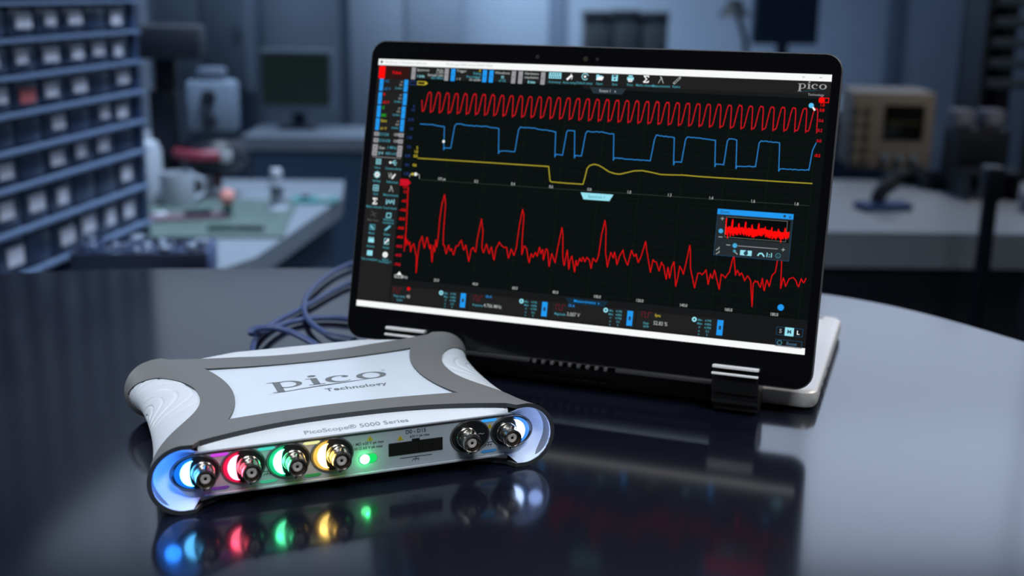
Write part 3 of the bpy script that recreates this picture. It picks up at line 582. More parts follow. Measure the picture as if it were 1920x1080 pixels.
# spine between the hinges: dark, with a bright top edge that breaks up into vent teeth
b = MB(); b.box((0, 17.5, 7.2), (184, 9, 11.0), m_blk, bev=1.2, seg=3)
b.box((0, 23.5, 21), (244, 7, 16), m_blk, bev=1.0)  # added block hidden behind the lid, keeps window light out of the gap
b.build('spine', lap, smooth=35, label='black rear spine with vents')
b = MB(); b.box((-60.5, 15.6, 14.2), (63, 5.4, 2.6), m_edge, bev=0.9, seg=3); b.box((60, 15.6, 14.2), (62, 5.4, 2.6), m_edge, bev=0.9, seg=3)
for i in range(9): b.box((-25.5+i*6.0, 15.6, 14.2), (2.2, 5.0, 2.4), m_hng, bev=0.4)
b.build('spine_edge', lap, smooth=35, label='bright metal strip with vent gaps')
b = MB()
for i in range(8): b.box((-22.5+i*6.0+(2 if i > 3 else 0), 12.9, 7.0), (4.2, 0.5, 2.6), mat('vent_black', (0.001, 0.001, 0.001), 0.9)); b.box((-22.5+i*6.0+(2 if i > 3 else 0), 12.85, 5.3), (4.4, 0.5, 0.4), m_alud)
b.build('vent', lap, smooth=0)
for hx in (-108.2, 108.2):
    b = MB()
    b.tube([(hx-14, 6, 13.5), (hx+14, 6, 13.5)], 10.5, m_blk, n=32, sub=1)
    b.box((hx, 9, 8), (28, 18, 12), m_blk, bev=2)
    b.box((hx, -2, 22), (28, 9, 14), m_blk, bev=1.5)
    h = b.build('hinge', lap, smooth=40)
    b = MB(); rt = Matrix.Rotation(-LT, 4, 'X')
    c = Lp(hx, -12.2, 2.6); b.box(c, (28, 5.2, 2.2), m_hng, bev=0.7, rot=rt)
    c = Lp(hx, -16.4, 4.6); b.box(c, (28, 2.2, 1.6), m_hng, bev=0.5, rot=rt)
    b.build('hinge_bar', h, smooth=40, label='polished metal hinge bar')

# ------------------------------------------------------------------ oscilloscope
SX, SY, SYAW = -103.39, 636.94, 0.3806516
osc = thing('usb_oscilloscope', 'white and grey flat oscilloscope box with glowing coloured connectors in front of laptop', 'oscilloscope', (SX, SY, 0), SYAW)
m_white = mat('scope_white', (0.70, 0.75, 0.82), 0.42, noise=0.02, nscale=60)
m_label = mat('scope_label', (0.66, 0.74, 0.84), 0.30, noise=0.015, nscale=40)
m_rub = mat('scope_rubber', (0.17, 0.175, 0.18), 0.55, bump=0.15, nscale=900)
m_rubd = mat('scope_rubber_dark', (0.035, 0.04, 0.045), 0.6)
m_panel = mat('scope_panel', (0.40, 0.45, 0.50), 0.38, noise=0.02, nscale=40)
ZW, ZTOP, LL = 18.0, 33.0, 30.0
def ym(y, x=95):
    k = 1.2 if abs(x) < 40 else 0.62 if abs(x) > 92 else 1.2-0.58*(abs(x)-40)/52
    return y if y < 44 else 44+(y-44)*k
def Xo(y): return 97.5+7.5*(min(abs(y), 78)/77)**2.2
def Xi(y): return 66+22*(min(abs(y), 78)/77)**2
def Sp(y, w, off=0.0):
    """point of the housing skin: y along the depth, w the way around from the top centre line"""
    s = 1 if w >= 0 else -1; w = abs(w); xi, xo = Xi(y), Xo(y)
    rise = 2.0*(min(w, 90)/90)**2*(abs(y)/77)**2; c = ZTOP+rise
    if w <= xi: return Vector((s*w, ym(y, w), c+off))
    th = (w-xi)/LL*PI/2
    return Vector((s*(xi+(xo-xi+off)*math.sin(th)), ym(y, xi+(xo-xi)*math.sin(th)), ZW+(c-ZW+off)*math.cos(th)))
def mirz(p): return Vector((p.x, p.y, 2*ZW-p.z))
def arc(x): return 54+18*min(1, abs(x)/80)**2.4
def starx(y): return 53+9*(y/44)**2
def stary(x): return 38.5+5.5*(x/62)**2
def thb(y): return min(90, 9+81*(min(abs(y), 70)/70)**2.5)
# white shell
b = MB()
def core(i, j, top=True):
    w = -(Xi(0)+LL)*0+0
def wmax(y): return Xi(y)+LL
for flip in (False, True):
    def fn(a, c):
        w = -118+236*a; yl = arc(w)-3 if abs(w) < 80 else 76-4*(1-min(1, (abs(w)-80)/3)) ; y = (2*c-1)*yl
        w = max(-wmax(y), min(wmax(y), w)); p = Sp(y, w, -2.0 if abs(w) < 80 else -0.9)
        return mirz(p) if flip else p
    b.grid(fn, 118, 40, m_white)
for ys in (-57, 57):                                   # closing walls inside the flared ends
    top = [Sp(ys, -wmax(ys)+2*wmax(ys)*k/60, -3.6) for k in range(61)]; bot = [mirz(p) for p in top]
    for k in range(60): b.bm.faces.new([b.bm.verts.new(q) for q in (top[k], top[k+1], bot[k+1], bot[k])]).material_index = b.mi(m_white)
b.build('housing', osc, smooth=35, recalc=False)
# sloping white fronts above and below the connector panels
b = MB()
for ys in (-1, 1):
    for flip in (False, True):
        def fn(a, c):
            x = -81+162*a; p = Sp(ys*(arc(x)-0.4), x, -1.7); q = Vector((x, ym(ys*72.4, x), (29.9 if ys < 0 else 31.9)))
            t = min(1, c/0.875); r = p*(1-t)+q*t; r.z = p.z*(1-t)+q.z*t + 0.5*math.sin(PI*t) - (1.5 if c > 0.9 else 0)
            return mirz(r) if flip else r
        b.grid(fn, 60, 8, m_white)
fs = b.build('front_slope', osc, smooth=35, recalc=False, label='white sloping strip above the connectors')
# label plate
b = MB(); b.grid(lambda a, c: Vector(((2*a-1)*starx((2*c-1)*44), (2*c-1)*stary((2*a-1)*62), ZTOP+0.15)), 40, 30, m_label)
lab = b.build('top_label', osc, smooth=0, recalc=False, label='white star-shaped label plate with maker logo')
# rubber bumper: four swept bands on top, the same below, wrapping round the corners
def band(mb, fn, nu, nv, m, th=2.9, flip=False):
    """grid skin fn(a, c, off) with an underside and rims"""
    for off in (0.0, -th): mb.grid(lambda a, c: fn(a, c, 1.0+off), nu, nv, m)
    for a in (0, 1): mb.grid(lambda c, t: fn(a, c, 1.0-th*t), nv, 1, m_rubd)
    for c in (0, 1): mb.grid(lambda a, t: fn(a, c, 1.0-th*t), nu, 1, m_rubd)
def cornerw(y):
    y = abs(y)
    if y <= 44: return starx(y)
    if y <= 72: return 62+18*(y-44)/28
    return 80+(y-72)*0.7
b = MB()
for flip in (False, True):
    for s in (-1, 1):
        def side(a, c, off):
            y = -77.5+155*a; w0 = cornerw(y); w1 = Xi(y)+LL*thb(y)/90
            p = Sp(y, s*(w0+(w1-w0)*c), off); return mirz(p) if flip else p
        band(b, side, 124, 24, m_rub, th=2.1)
        def fb(a, c, off):
            x = -80+160*a; y0 = stary(x) if abs(x) <= 62 else 44+28*(abs(x)-62)/18; y1 = arc(x)
            y = s*(y0+(y1-y0)*c); p = Sp(y, x, off); return mirz(p) if flip else p
        band(b, fb, 100, 12, m_rub)
bump = b.build('bumper', osc, smooth=38, label='grey rubber bumper frame')
# scooped white lining between the panel ends and the bumper rim
for ys in (-1, 1):
    for s in (-1, 1):
        b = MB()
        def lip(a, c):
            w = 85+(wmax(77)*2-85*2)*a; p = Sp(77, w, -1.25)
            if w > wmax(77): p = mirz(Sp(77, 2*wmax(77)-w, -1.25))
            an = PI/2-PI*a; q = Vector((80.7+11.7*math.cos(an), 72.2, ZW-0.1+11.7*math.sin(an)))
            p.y = 77.4; t = max(0, (c-0.08)/0.92)
            if c < 0.05: r = p*1.0
            else: r = p*(1-t)+q*t; k = math.sqrt(max(0, 1-(2*t-1)**2)); r.y = 77.4*(1-t)+72.2*t-10.5*k*math.sin(PI*min(1, max(0, a*1.1-0.05)))
            return Vector((s*r.x, ym(ys*r.y), r.z))
        b.grid(lip, 60, 24, m_white); b.build('flare_lining', osc, smooth=60, recalc=False, label='white inner lining of a flared end')
# ribbed side panels
for s in (-1, 1):
    b = MB()
    def rib(a, c):
        y = -69+138*a; t0 = thb(y); th = t0+(180-2*t0)*c
        w = Xi(y)+LL*th/90; vv = (th-90)/90*LL*0.9
        r = math.hypot(y-14, vv*1.25); g = math.exp(-(((r % 6.6)-3.3)/0.55)**2); fade = max(0, min(1, (y+22)/22)) if r < 50 else 0
        w2 = w if th <= 90 else 2*(Xi(y)+LL)-w
        p = Sp(y, s*w2, 0.35-0.75*g*fade); return p if th <= 90 else mirz(p)
    b.grid(rib, 276, 120, m_white); b.build('side_grip', osc, smooth=60, recalc=False, label='white side panel with concentric ribs')
# front and rear connector panels: flat stadium plates
def stadium(cx, cz, hw, hh, n=16, y=0.0):
    out = []
    for k in range(n+1): a = -PI/2+PI*k/n; out.append(Vector((cx+hw-hh+hh*math.cos(a), y, cz+hh*math.sin(a))))
    for k in range(n+1): a = PI/2+PI*k/n; out.append(Vector((cx-hw+hh+hh*math.cos(a), y, cz+hh*math.sin(a))))
    return out
YP = -72.4
pans = []
for s in (1, -1):
    b = MB(); b.prism(stadium(0, ZW-0.1, 92.5 if s > 0 else 66, 11.8 if s > 0 else 12.6, y=YP if s > 0 else 71), None, (0, s, 0), 12, m_panel, m_white); pans.append(b.build('connector_panel', osc, smooth=35))
pan = pans[0]
b = MB(); b.box((0, YP-0.25, 6.6), (158, 1.6, 1.4), mat('lip_grey', (0.36, 0.39, 0.43), 0.4), bev=0.5); b.box((0, YP-0.1, 28.3), (158, 0.4, 0.35), m_rubd)
b.box((0, YP-0.3, 29.6), (166, 1.0, 0.9), MT['lip_grey'], bev=0.3); b.build('panel_lip', pan, smooth=35)
# printed text on the panel and housing
m_ink = mat('print_dark', (0.03, 0.035, 0.045), 0.6); m_inkg = mat('print_grey', (0.16, 0.18, 0.20), 0.6); m_yel = mat('print_yellow', (0.55, 0.42, 0.02), 0.5)
b = MB(); fp = lambda cx, cz: (lambda x, y: Vector((cx+x, YP-0.12, cz+y)))
b.text('D0 - D15', fp(29.5, 25.3), 2.9, m_ink, bold=0.05); b.text('±20 V pk max', fp(31.5, 23.0), 1.9, m_ink, bold=0.03)
b.text('1 MΩ ±20 V pk max', fp(4, 22.3), 2.0, m_ink, bold=0.03); b.text('50 Ω ±5 V pk max', fp(4, 19.9), 2.0, m_ink, bold=0.03)
for cx, cz in ((4.9, 25.3), (21.0, 23.4), (70.6, 23.6)):
    b.face([Vector((cx-1.7, YP-0.12, cz-1.2)), Vector((cx+1.7, YP-0.12, cz-1.2)), Vector((cx, YP-0.12, cz+1.7))], m_yel)
    b.text('!', (lambda q: (lambda x, y: Vector((q[0]+x, YP-0.16, q[1]-0.9+y))))((cx, cz)), 2.0, m_ink, bold=0.03)
def bar(x0, z0, x1, z1, t=0.3):
    b.box(((x0+x1)/2, YP-0.1, (z0+z1)/2), (abs(x1-x0)+t, 0.1, abs(z1-z0)+t), m_ink)
def gnd(cx, cz):
    bar(cx, cz, cx, cz-1.3); bar(cx-1.6, cz-1.3, cx+1.6, cz-1.3)
    for k in (-1.6, 0, 1.6): b.face([Vector((cx+k, YP-0.13, cz-1.3)), Vector((cx+k+0.3, YP-0.13, cz-1.3)), Vector((cx+k-0.5, YP-0.13, cz-2.4)), Vector((cx+k-0.8, YP-0.13, cz-2.4))], m_ink)
bar(21, 12.2, 38, 12.2); gnd(29.5, 12.2); bar(65.5, 14.6, 74.5, 14.6); gnd(70, 14.6); bar(-52, 15, -46, 15); gnd(-47.8, 15)
b.build('panel_print', pan, smooth=0, recalc=False)
# logo plate print
b = MB(); zt = ZTOP+0.3
sk = 0.18
serif_logo(b, lambda x, y: Vector((-33+x*1.02-(0)*y, -2.0+y*0.92, zt)), m_inkg)
swoosh(b, lambda x, y: Vector((-33+x*1.02, -1.5+y*0.85, zt)), mat('print_pale', (0.33, 0.37, 0.42), 0.6))
b.text('Technology', lambda x, y: Vector((13+x, -15.5+y, zt)), 6.8, m_inkg, bold=0.12, sx=1.04, spacing=1.05)
b.text('®', lambda x, y: Vector((35.0+x, 9.0+y, zt)), 3.0, m_inkg)
b.build('logo_print', lab, smooth=0, recalc=False)
b = MB()
def slope(x, t):
    p = Sp(-(arc(x)-0.4), x, -1.7); q = Vector((x, -72.4, 29.9)); r = p*(1-t)+q*t; r.z += 0.5*math.sin(PI*t); return r+Vector((0, -0.05, 0.12))
b.text('PicoScope® 5000 Series', lambda x, y: slope(x-0.5, 0.80-y/18.6), 5.6, mat('print_mid', (0.25, 0.28, 0.31), 0.6), bold=0.02, sx=1.0, spacing=1.0)
b.build('series_print', fs, smooth=0, recalc=False)
# connectors
m_chr = mat('nickel', (0.55, 0.51, 0.46), 0.2, 1.0); m_rec = mat('recess_black', (0.012, 0.013, 0.015), 0.25)
m_ins = mat('insulator', (0.62, 0.56, 0.53), 0.5)
def glow(n, col, k): return mat('led_'+n, (0.02, 0.02, 0.02), 0.4, emit=col, es=k)
BN = [(-79.3, 'blue', (0.10, 0.50, 1.0), (0.0, 0.17, 0.85), -1), (-57.2, 'red', (1.0, 0.12, 0.20), (0.80, 0.0, 0.06), -1), (-34.8, 'green', (0.12, 1.0, 0.45), (0.0, 0.55, 0.20), -1), (-12.5, 'yellow', (1.0, 0.66, 0.16), (0.85, 0.50, 0.08), -1),
      (57.0, None, None, None, 1), (79.5, 'white', (0.62, 0.82, 1.25), (0.05, 0.28, 0.9), 1)]
for bx, nm, ccol, hcol, sd_ in BN:
    bc = 19.6; oc = bx+2.4*sd_ + (1.2*sd_ if nm in ('blue', 'white') else 0)
    hw = 10.6 if nm not in ('blue', 'white') else 11.6
    b = MB()
    def ell(cx, rx, rz, y, n=48): return [Vector((cx+rx*math.cos(2*PI*k/n), y, bc-0.2+rz*math.sin(2*PI*k/n))) for k in range(n)]
    b.prism(ell(oc, hw, 8.7, YP-0.01), None, (0, -1, 0), 0.5, m_rec)
    a0 = [b.bm.verts.new(p) for p in ell(oc, hw+0.7, 9.3, YP-0.05)]; a1 = [b.bm.verts.new(p) for p in ell(oc, hw+0.3, 9.0, YP-0.9)]; a2 = [b.bm.verts.new(p) for p in ell(oc, hw-0.3, 8.4, YP-0.52)]
    mi = b.mi(mat('ring_grey', (0.06, 0.065, 0.07), 0.3))
    for r0, r1 in ((a0, a1), (a1, a2)):
        for k in range(48): b.bm.faces.new([r0[k], r0[(k+1) % 48], r1[(k+1) % 48], r1[k]]).material_index = mi
    if nm is None:
        b.text('~', lambda x, y: Vector((bx+8.6+x, YP-0.6, bc-1+y)), 6, mat('ring_print', (0.25, 0.27, 0.3), 0.5))
    ring_o = b.build('connector_recess', pan, smooth=40)
    # crescent-shaped indicator lamp
    if nm:
        def cres(x_out, x_in, hh, y, m, dpt=0.5):
            n = 24; P = []
            for k in range(n+1): a = -PI/2+PI*k/n; P.append(Vector((bx+sd_*(x_in+(x_out-x_in)*math.cos(a)), y, bc-0.2+hh*math.sin(a))))
            for k in range(1, n): a = PI/2-PI*k/n; P.append(Vector((bx+sd_*(x_in+(x_out-x_in)*0.28*math.cos(a)), y, bc-0.2+hh*math.sin(a))))
            bb.prism(P, None, (0, -1, 0), dpt, m)
        bb = MB(); cres(12.4 if hw < 11 else 13.6, 4.2, 7.9, YP-0.55, glow(nm+'_outer', hcol, 1.0), 0.35)  # outer crescent paints the coloured halo around the bright core
        lamp = bb.build('channel_lamp', pan, smooth=0, label=nm+' glowing crescent lamp')
        bb = MB(); cres(10.2 if hw < 11 else 10.8, 4.6, 6.5, YP-0.95, glow(nm, ccol, 11 if nm != 'white' else 9), 0.6)
        bb.build('lamp_core', lamp, smooth=0)
    # BNC socket
    b = MB()
    b.lathe([(5.7, 0), (5.7, 1.6), (5.5, 2.0), (5.3, 2.1), (5.3, 3.6), (4.8, 3.9), (4.85, 10.2), (4.8, 11.4), (4.3, 11.6), (4.1, 11.4), (4.05, 5.0), (2.6, 5.0)], m_chr, (bx, YP-0.5, bc), '-y', n=40)
    for sgn in (-1, 1): b.tube([(bx+sgn*0.5, YP-9.2, bc+sgn*4.5), (bx+sgn*0.9, YP-9.2, bc+sgn*6.3)], 0.95, m_chr, n=14, sub=1)
    for k in range(3): b.lathe([(4.85, 5.0+k*1.2), (5.15, 5.3+k*1.2), (5.15, 5.7+k*1.2), (4.85, 6.0+k*1.2)], m_chr, (bx, YP-0.5, bc), '-y', n=40)
    so = b.build('bnc_socket', pan, smooth=40)
    b = MB(); b.lathe([(0.0, 9.0), (0.75, 9.0), (0.8, 9.9), (1.2, 10.2), (2.3, 10.2), (2.6, 9.8), (2.6, 4.5)], m_ins, (bx, YP-0.5, bc), '-y', n=28, mats=[m_rec, m_rec, m_ins, m_ins, m_ins, m_ins]); b.build('insulator', so)
# coloured channel marks above and below the sockets
def pill(x, zc, hw, hh, m, name='channel_mark', label=None):
    b = MB(); b.prism([Vector((x+px, YP-0.05, zc+pz)) for px, pz in ((-hw, 0), (-hw+1.0, hh), (hw-1.0, hh), (hw, 0), (hw-1.6, -hh), (-hw+1.6, -hh))], None, (0, -1, 0), 0.25, m)
    return b.build(name, pan, smooth=0, label=label)
for x, n, col, k in ((-70.9, 'magenta', (0.70, 0.06, 0.85), 0.9), (-48.0, 'turquoise', (0.06, 0.75, 0.60), 0.9), (-25.2, 'lemon', (0.85, 0.85, 0.38), 1.0), (70.2, 'azure', (0.03, 0.35, 0.85), 1.0)):
    pill(x, 27.0, 4.6, 0.75, glow(n, col, k), label=n+' lit bar above the socket')
for x, n, col, k in ((-71.2, 'violet', (0.15, 0.03, 0.30), 0.7), (-47.5, 'jade', (0.04, 0.45, 0.24), 0.9), (-25.2, 'leaf', (0.02, 0.22, 0.05), 0.9), (70.2, 'navy', (0.02, 0.13, 0.35), 0.8)):
    pill(x, 9.6, 4.6, 0.8, glow(n, col, k), label=n+' dim bar below the socket')
# power lamp
b = MB(); b.prism(stadium(3.8, 14.6, 4.7, 2.4, y=YP-0.05), None, (0, -1, 0), 0.3, glow('power', (0.0, 0.75, 0.12), 1.0)); pl = b.build('power_lamp', pan, smooth=0, label='green lit power lamp')
b = MB(); b.lathe([(2.6, 0.2), (2.5, 0.8), (1.8, 1.4), (0, 1.7)], glow('power_core', (0.15, 1.0, 0.35), 9), (1.9, YP-0.2, 14.5), '-y', n=24); b.build('lamp_core', pl)
# digital input header
b = MB(); m_hb = mat('header_black', (0.004, 0.005, 0.004), 0.5)
b.box((29.4, YP-0.15, 17.6), (29.4, 0.5, 7.0), m_hb, bev=0.15); b.box((29.4, YP-0.15, 21.4), (4.2, 0.5, 1.6), m_hb)
hd = b.build('digital_header', pan, smooth=0, label='black rectangular digital input header')
b = MB(); m_pin = mat('gold_pin', (0.25, 0.2, 0.05), 0.3, 1.0)
for i in range(10):
    for j in (0, 1): b.box((18.0+i*2.54, YP-0.5, 16.4+j*2.54), (0.5, 0.4, 0.5), m_pin)
b.build('header_pins', hd, smooth=0)
# light each crescent throws into its surroundings (the lamps' own light)
for bx, nm, ccol, hcol, sd_ in BN:
    if not nm: continue
    l = bpy.data.lights.new('channel_light', 'POINT'); l.energy = 0.0022 if nm not in ('white', 'blue') else (0.010 if nm == 'blue' else 0.0032); l.shadow_soft_size = 0.004 if nm in ('white', 'blue') else 0.002
    l.color = {'blue': (0.02, 0.22, 1), 'red': (1, 0.03, 0.1), 'green': (0.03, 1, 0.35), 'yellow': (1, 0.6, 0.12), 'white': (0.35, 0.5, 1)}[nm]
    o = bpy.data.objects.new('channel_light', l); C.objects.link(o); o.parent = osc; o.location = Vector((bx+sd_*(9 if nm not in ('white', 'blue') else 16.5), YP-4.5, 19.6))*S
l = bpy.data.lights.new('power_light', 'POINT'); l.energy = 0.0022; l.shadow_soft_size = 0.001; l.color = (0.02, 1, 0.2)
o = bpy.data.objects.new('power_light', l); C.objects.link(o); o.parent = osc; o.location = Vector((2, YP-4, 14.6))*S
# feet
b = MB()
for sx_ in (-1, 1):
    for sy_ in (-1, 1): b.lathe([(0, 0.02), (5, 0.02), (5.5, 0.6), (5.5, 3.4), (0, 3.4)], m_rubd, (sx_*80, sy_*58, 0), n=20)
b.build('rubber_feet', osc)

# ------------------------------------------------------------------ cables
m_cab = mat('cable_blue', (0.045, 0.075, 0.20), 0.42, noise=0.05, nscale=80)
def pathobj(name, pts, r, label, rads=None):
    P = [Vector(bk(u, v, zz)) for u, v, zz in pts]; o0 = Vector((P[0].x, P[0].y, 0)); b = MB()
    b.tube([p-o0 for p in P], r, m_cab, n=14, sub=10); o = b.build(name); put(o, o0); tag(o, label, 'cable'); return o, o0
c1, o0 = pathobj('usb_cable', [(652, 638, 6.5), (630, 634, 6.5), (605, 622, 6), (580, 602, 5), (570, 578, 4), (577, 553, 4), (600, 528, 4), (630, 507, 4), (665, 492, 4), (735, 470, 4), (790, 490, 4), (735, 512, 4), (662, 529, 3), (625, 545, 3), (595, 562, 3), (555, 584, 3), (520, 602, 3), (492, 622, 3), (477, 642, 3), (474, 664, 3), (482, 690, 5)], 2.1,
                 'blue cable plugged into the left side of laptop, looping behind its lid')
b = MB(); P = [Vector(bk(*q))-o0 for q in ((612, 627, 6.5), (632, 634.5, 6.5), (652, 639, 6.5), (664, 642, 6.5))]
b.tube(P, 3, mat('boot_blue', (0.03, 0.05, 0.11), 0.45), n=18, sub=5, rads=[2.4, 3.6, 3.9, 3.9]); b.build('plug_boot', c1)
c2, o0 = pathobj('power_cable', [(720, 606, 3), (665, 600, 3), (625, 596, 3), (585, 597, 3), (550, 603, 3.2), (515, 614, 5), (487, 624, 8), (471, 624.5, 11), (478, 617.5, 13), (505, 614, 13), (540, 621, 11), (570, 634, 9), (600, 652, 7), (640, 675, 7)], 2.3,
                 'dark blue cable doubled back beside the oscilloscope, thicker of the two')

# ------------------------------------------------------------------ benches behind
m_bt = mat('bench_top', (0.34, 0.39, 0.46), 0.35, noise=0.04, nscale=5); m_bl = mat('bench_white', (0.25, 0.29, 0.335), 0.35, noise=0.04, nscale=5)
m_bf = mat('bench_front', (0.055, 0.09, 0.15), 0.5, noise=0.05, nscale=4)
m_bd = mat('bench_dark', (0.020, 0.026, 0.036), 0.5)
def bench(name, label, poly_, zt_, m_top, m_body, th=40):
    cx = sum(p[0] for p in poly_)/len(poly_); cy = sum(p[1] for p in poly_)/len(poly_)
    t = thing(name, label, 'workbench', (cx, cy, ZF))
    b = MB(); b.prism([Vector((p[0]-cx, p[1]-cy, zt_-ZF)) for p in poly_], None, (0, 0, -1), th, m_top); b.build('worktop', t, smooth=0)
    b = MB(); b.prism([Vector(((p[0]-cx)*0.94, (p[1]-cy)*0.94, zt_-ZF-th)) for p in poly_], None, (0, 0, -1), zt_-ZF-th, m_body); b.build('cabinet_body', t, smooth=0)
    return t
pA = back(640, 372, ZB); pB = back(480, 482, ZB); pC = back(275, 552, ZB); pD = back(655, 338, ZB)
bench('corner_workbench', 'pale topped workbench at left carrying the green mat and drawer cabinet', [(pA.x, pA.y), (pD.x-10, 2790), (-1500, 2790), (-1500, 1350), (-640, 1350), (pC.x, pC.y), (pB.x, pB.y)], ZB, m_bl, m_bf)
bench('far_workbench', 'blue fronted workbench far behind with the monitor on it', [(back(462, 250, ZB).x, 3600), (250, 3600), (250, 3900), (back(462, 250, ZB).x, 3900)], ZB, m_bt, mat('bench_blue', (0.07, 0.13, 0.22), 0.5))
pR = back(1480, 420, ZB)
bench('right_workbench', 'white topped workbench at right with dark front, under the tan oscilloscope', [(pR.x, 2250), (1010, 2250), (1260, 2500), (1260, 2900), (pR.x, 2900)], ZB, m_bt, m_bd, 70)
bench('back_workbench', 'low workbench against the back wall behind the laptop', [(260, 4250), (1500, 4250), (1500, 4960), (260, 4960)], ZB+40, m_bt, m_bf)

# ------------------------------------------------------------------ drawer cabinet on the left
ex = Vector((-0.1366, -0.9906, 0))                       # along its face, towards the camera
cab = thing('parts_cabinet', 'tall dark blue cabinet of small drawers with pale labels at left', 'drawer cabinet', (-662, 2130, ZB), math.atan2(ex.y, ex.x))
# local frame: x along face towards camera, face looks to +y side
m_cb = mat('cabinet_blue', (0.018, 0.040, 0.095), 0.45); m_shelf = mat('cabinet_shelf', (0.12, 0.17, 0.27), 0.45)
m_dr = mat('drawer_smoke', (0.035, 0.055, 0.10), 0.3, noise=0.15, nscale=12); m_lb = mat('drawer_card', (0.56, 0.56, 0.62), 0.7)
LC, DC, HC = 620, 230, 790; fy = 1
b = MB()
b.box((LC/2, -DC+6, HC/2), (LC, 12, HC), m_cb); b.box((14, -DC/2, HC/2), (28, DC, HC), m_cb, bev=3); b.box((LC-10, -DC/2, HC/2), (20, DC, HC), m_cb)
b.box((LC/2, -DC/2, 6), (LC, DC, 12), m_cb); b.box((LC/2, -DC/2, HC-6), (LC, DC, 12), m_cb)
b.build('cabinet_body', cab, smooth=30)
rows = []; zz = 30
rows.append((zz, 66)); zz += 66
rows.append((zz, 63)); zz += 63
while zz < HC-60: rows.append((zz, 52)); zz += 52
b = MB()
for z0, h in rows+[(zz, 10)]: b.box((LC/2, -DC/2+6, z0), (LC-20, DC+8, 5), m_shelf)
b.build('shelf', cab, smooth=0)
k = 0; rnd = random.Random(3)
protos = {}
stuff = MB()
for ri, (z0, h) in enumerate(rows):
    for ci in range(7):
        cx = 38+38+ci*76+0; 
        mred = rnd.random()
        if ri < 9:
            b = MB(); b.box((cx, -60, z0+h/2), (68, 116, h-15), m_dr, bev=2)
            d = b.build('drawer', cab, smooth=30)
            if rnd.random() < 0.80:
                b = MB(); lw = rnd.choice((30, 36, 42)); lx = rnd.choice((-8, -2, 5))
                b.box((cx+lx, -0.5, z0+h/2+rnd.choice((-2, 1, 3))), (lw, 2.4, h*0.40), m_lb if mred > 0.06 else mat('card_red', (0.45, 0.10, 0.10), 0.6)); b.build('drawer_label', d, smooth=0)
        else:
            stuff.box((cx, -60, z0+h/2), (68, 116, h-15), m_dr); stuff.box((cx, -0.5, z0+h/2), (34, 2.4, h*0.4), m_lb)
o = stuff.build('upper_drawers', cab, smooth=0); o['kind'] = 'stuff'

# ------------------------------------------------------------------ tray of loose parts
tr = thing('parts_tray', 'dark navy tray of small loose parts in front of drawer cabinet', 'tray', bk(276, 516, ZB), 0.12)
m_tr = mat('tray_navy', (0.012, 0.018, 0.045), 0.5); b = MB()
b.box((0, 0, 3), (205, 110, 6), m_tr); b.box((0, -53, 24), (205, 5, 48), m_tr, bev=1.5); b.box((0, 53, 24), (205, 5, 48), m_tr, bev=1.5)
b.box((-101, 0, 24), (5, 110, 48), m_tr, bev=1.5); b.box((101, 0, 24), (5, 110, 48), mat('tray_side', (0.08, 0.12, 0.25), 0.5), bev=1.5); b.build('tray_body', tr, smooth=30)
b = MB(); r3 = random.Random(5)
for i in range(190):
    c = (r3.uniform(-92, 92), r3.uniform(-44, 44), r3.uniform(20, 54)); q = r3.random()
    b.box(c, (r3.uniform(6, 16), r3.uniform(5, 12), r3.uniform(4, 10)), mat('bit_pale', (0.42, 0.48, 0.58), 0.5) if q < 0.3 else mat('bit_blue', (0.05, 0.08, 0.16), 0.4), rz=r3.uniform(0, 3), bev=0.8, seg=1)
o = b.build('loose_parts', smooth=0); put(o, bk(276, 516, ZB), 0.12); tag(o, 'heap of pale and blue loose components lying in the navy tray', 'electronic parts', kind='stuff')

# ------------------------------------------------------------------ things on the left bench
def simple(name, label, cat, loc, rz, fn, group=None):
    b = MB(); fn(b); o = b.build(name, smooth=35); put(o, loc, rz); return tag(o, label, cat, group)
m_mat = mat('mat_green', (0.10, 0.145, 0.135), 0.6, noise=0.12, nscale=20)
q0 = [back(*p, ZB) for p in ((275, 378), (560, 378), (530, 448), (225, 448))]
b = MB(); c0 = sum(q0, Vector())/4; b.prism([Vector((p.x-c0.x, p.y-c0.y, 5)) for p in q0], None, (0, 0, -1), 5, m_mat)
o = b.build('work_mat', smooth=0); put(o, (c0.x, c0.y, ZB)); tag(o, 'pale green work mat spread on the corner workbench', 'mat')
simple('circuit_board', 'teal circuit board at the right end of the corner workbench', 'circuit board', bk(590, 378, ZB), 0.1, lambda b: (b.box((0, 0, 4), (95, 70, 5), mat('pcb_teal', (0.06, 0.24, 0.24), 0.4)), b.box((-20, 10, 9), (18, 18, 5), m_dark), b.box((22, -8, 9), (26, 8, 5), m_lb)))
# red brown board with components
simple('circuit_board', 'brownish circuit board lying beside the microscope base', 'circuit board', bk(352, 408, ZB+6), 0.35, lambda b: (b.box((0, 0, 3), (150, 60, 4), mat('pcb_brown', (0.17, 0.11, 0.14), 0.5)), b.box((20, 0, 9), (50, 26, 8), m_dark), b.box((-50, 5, 8), (22, 22, 6), m_lb)))
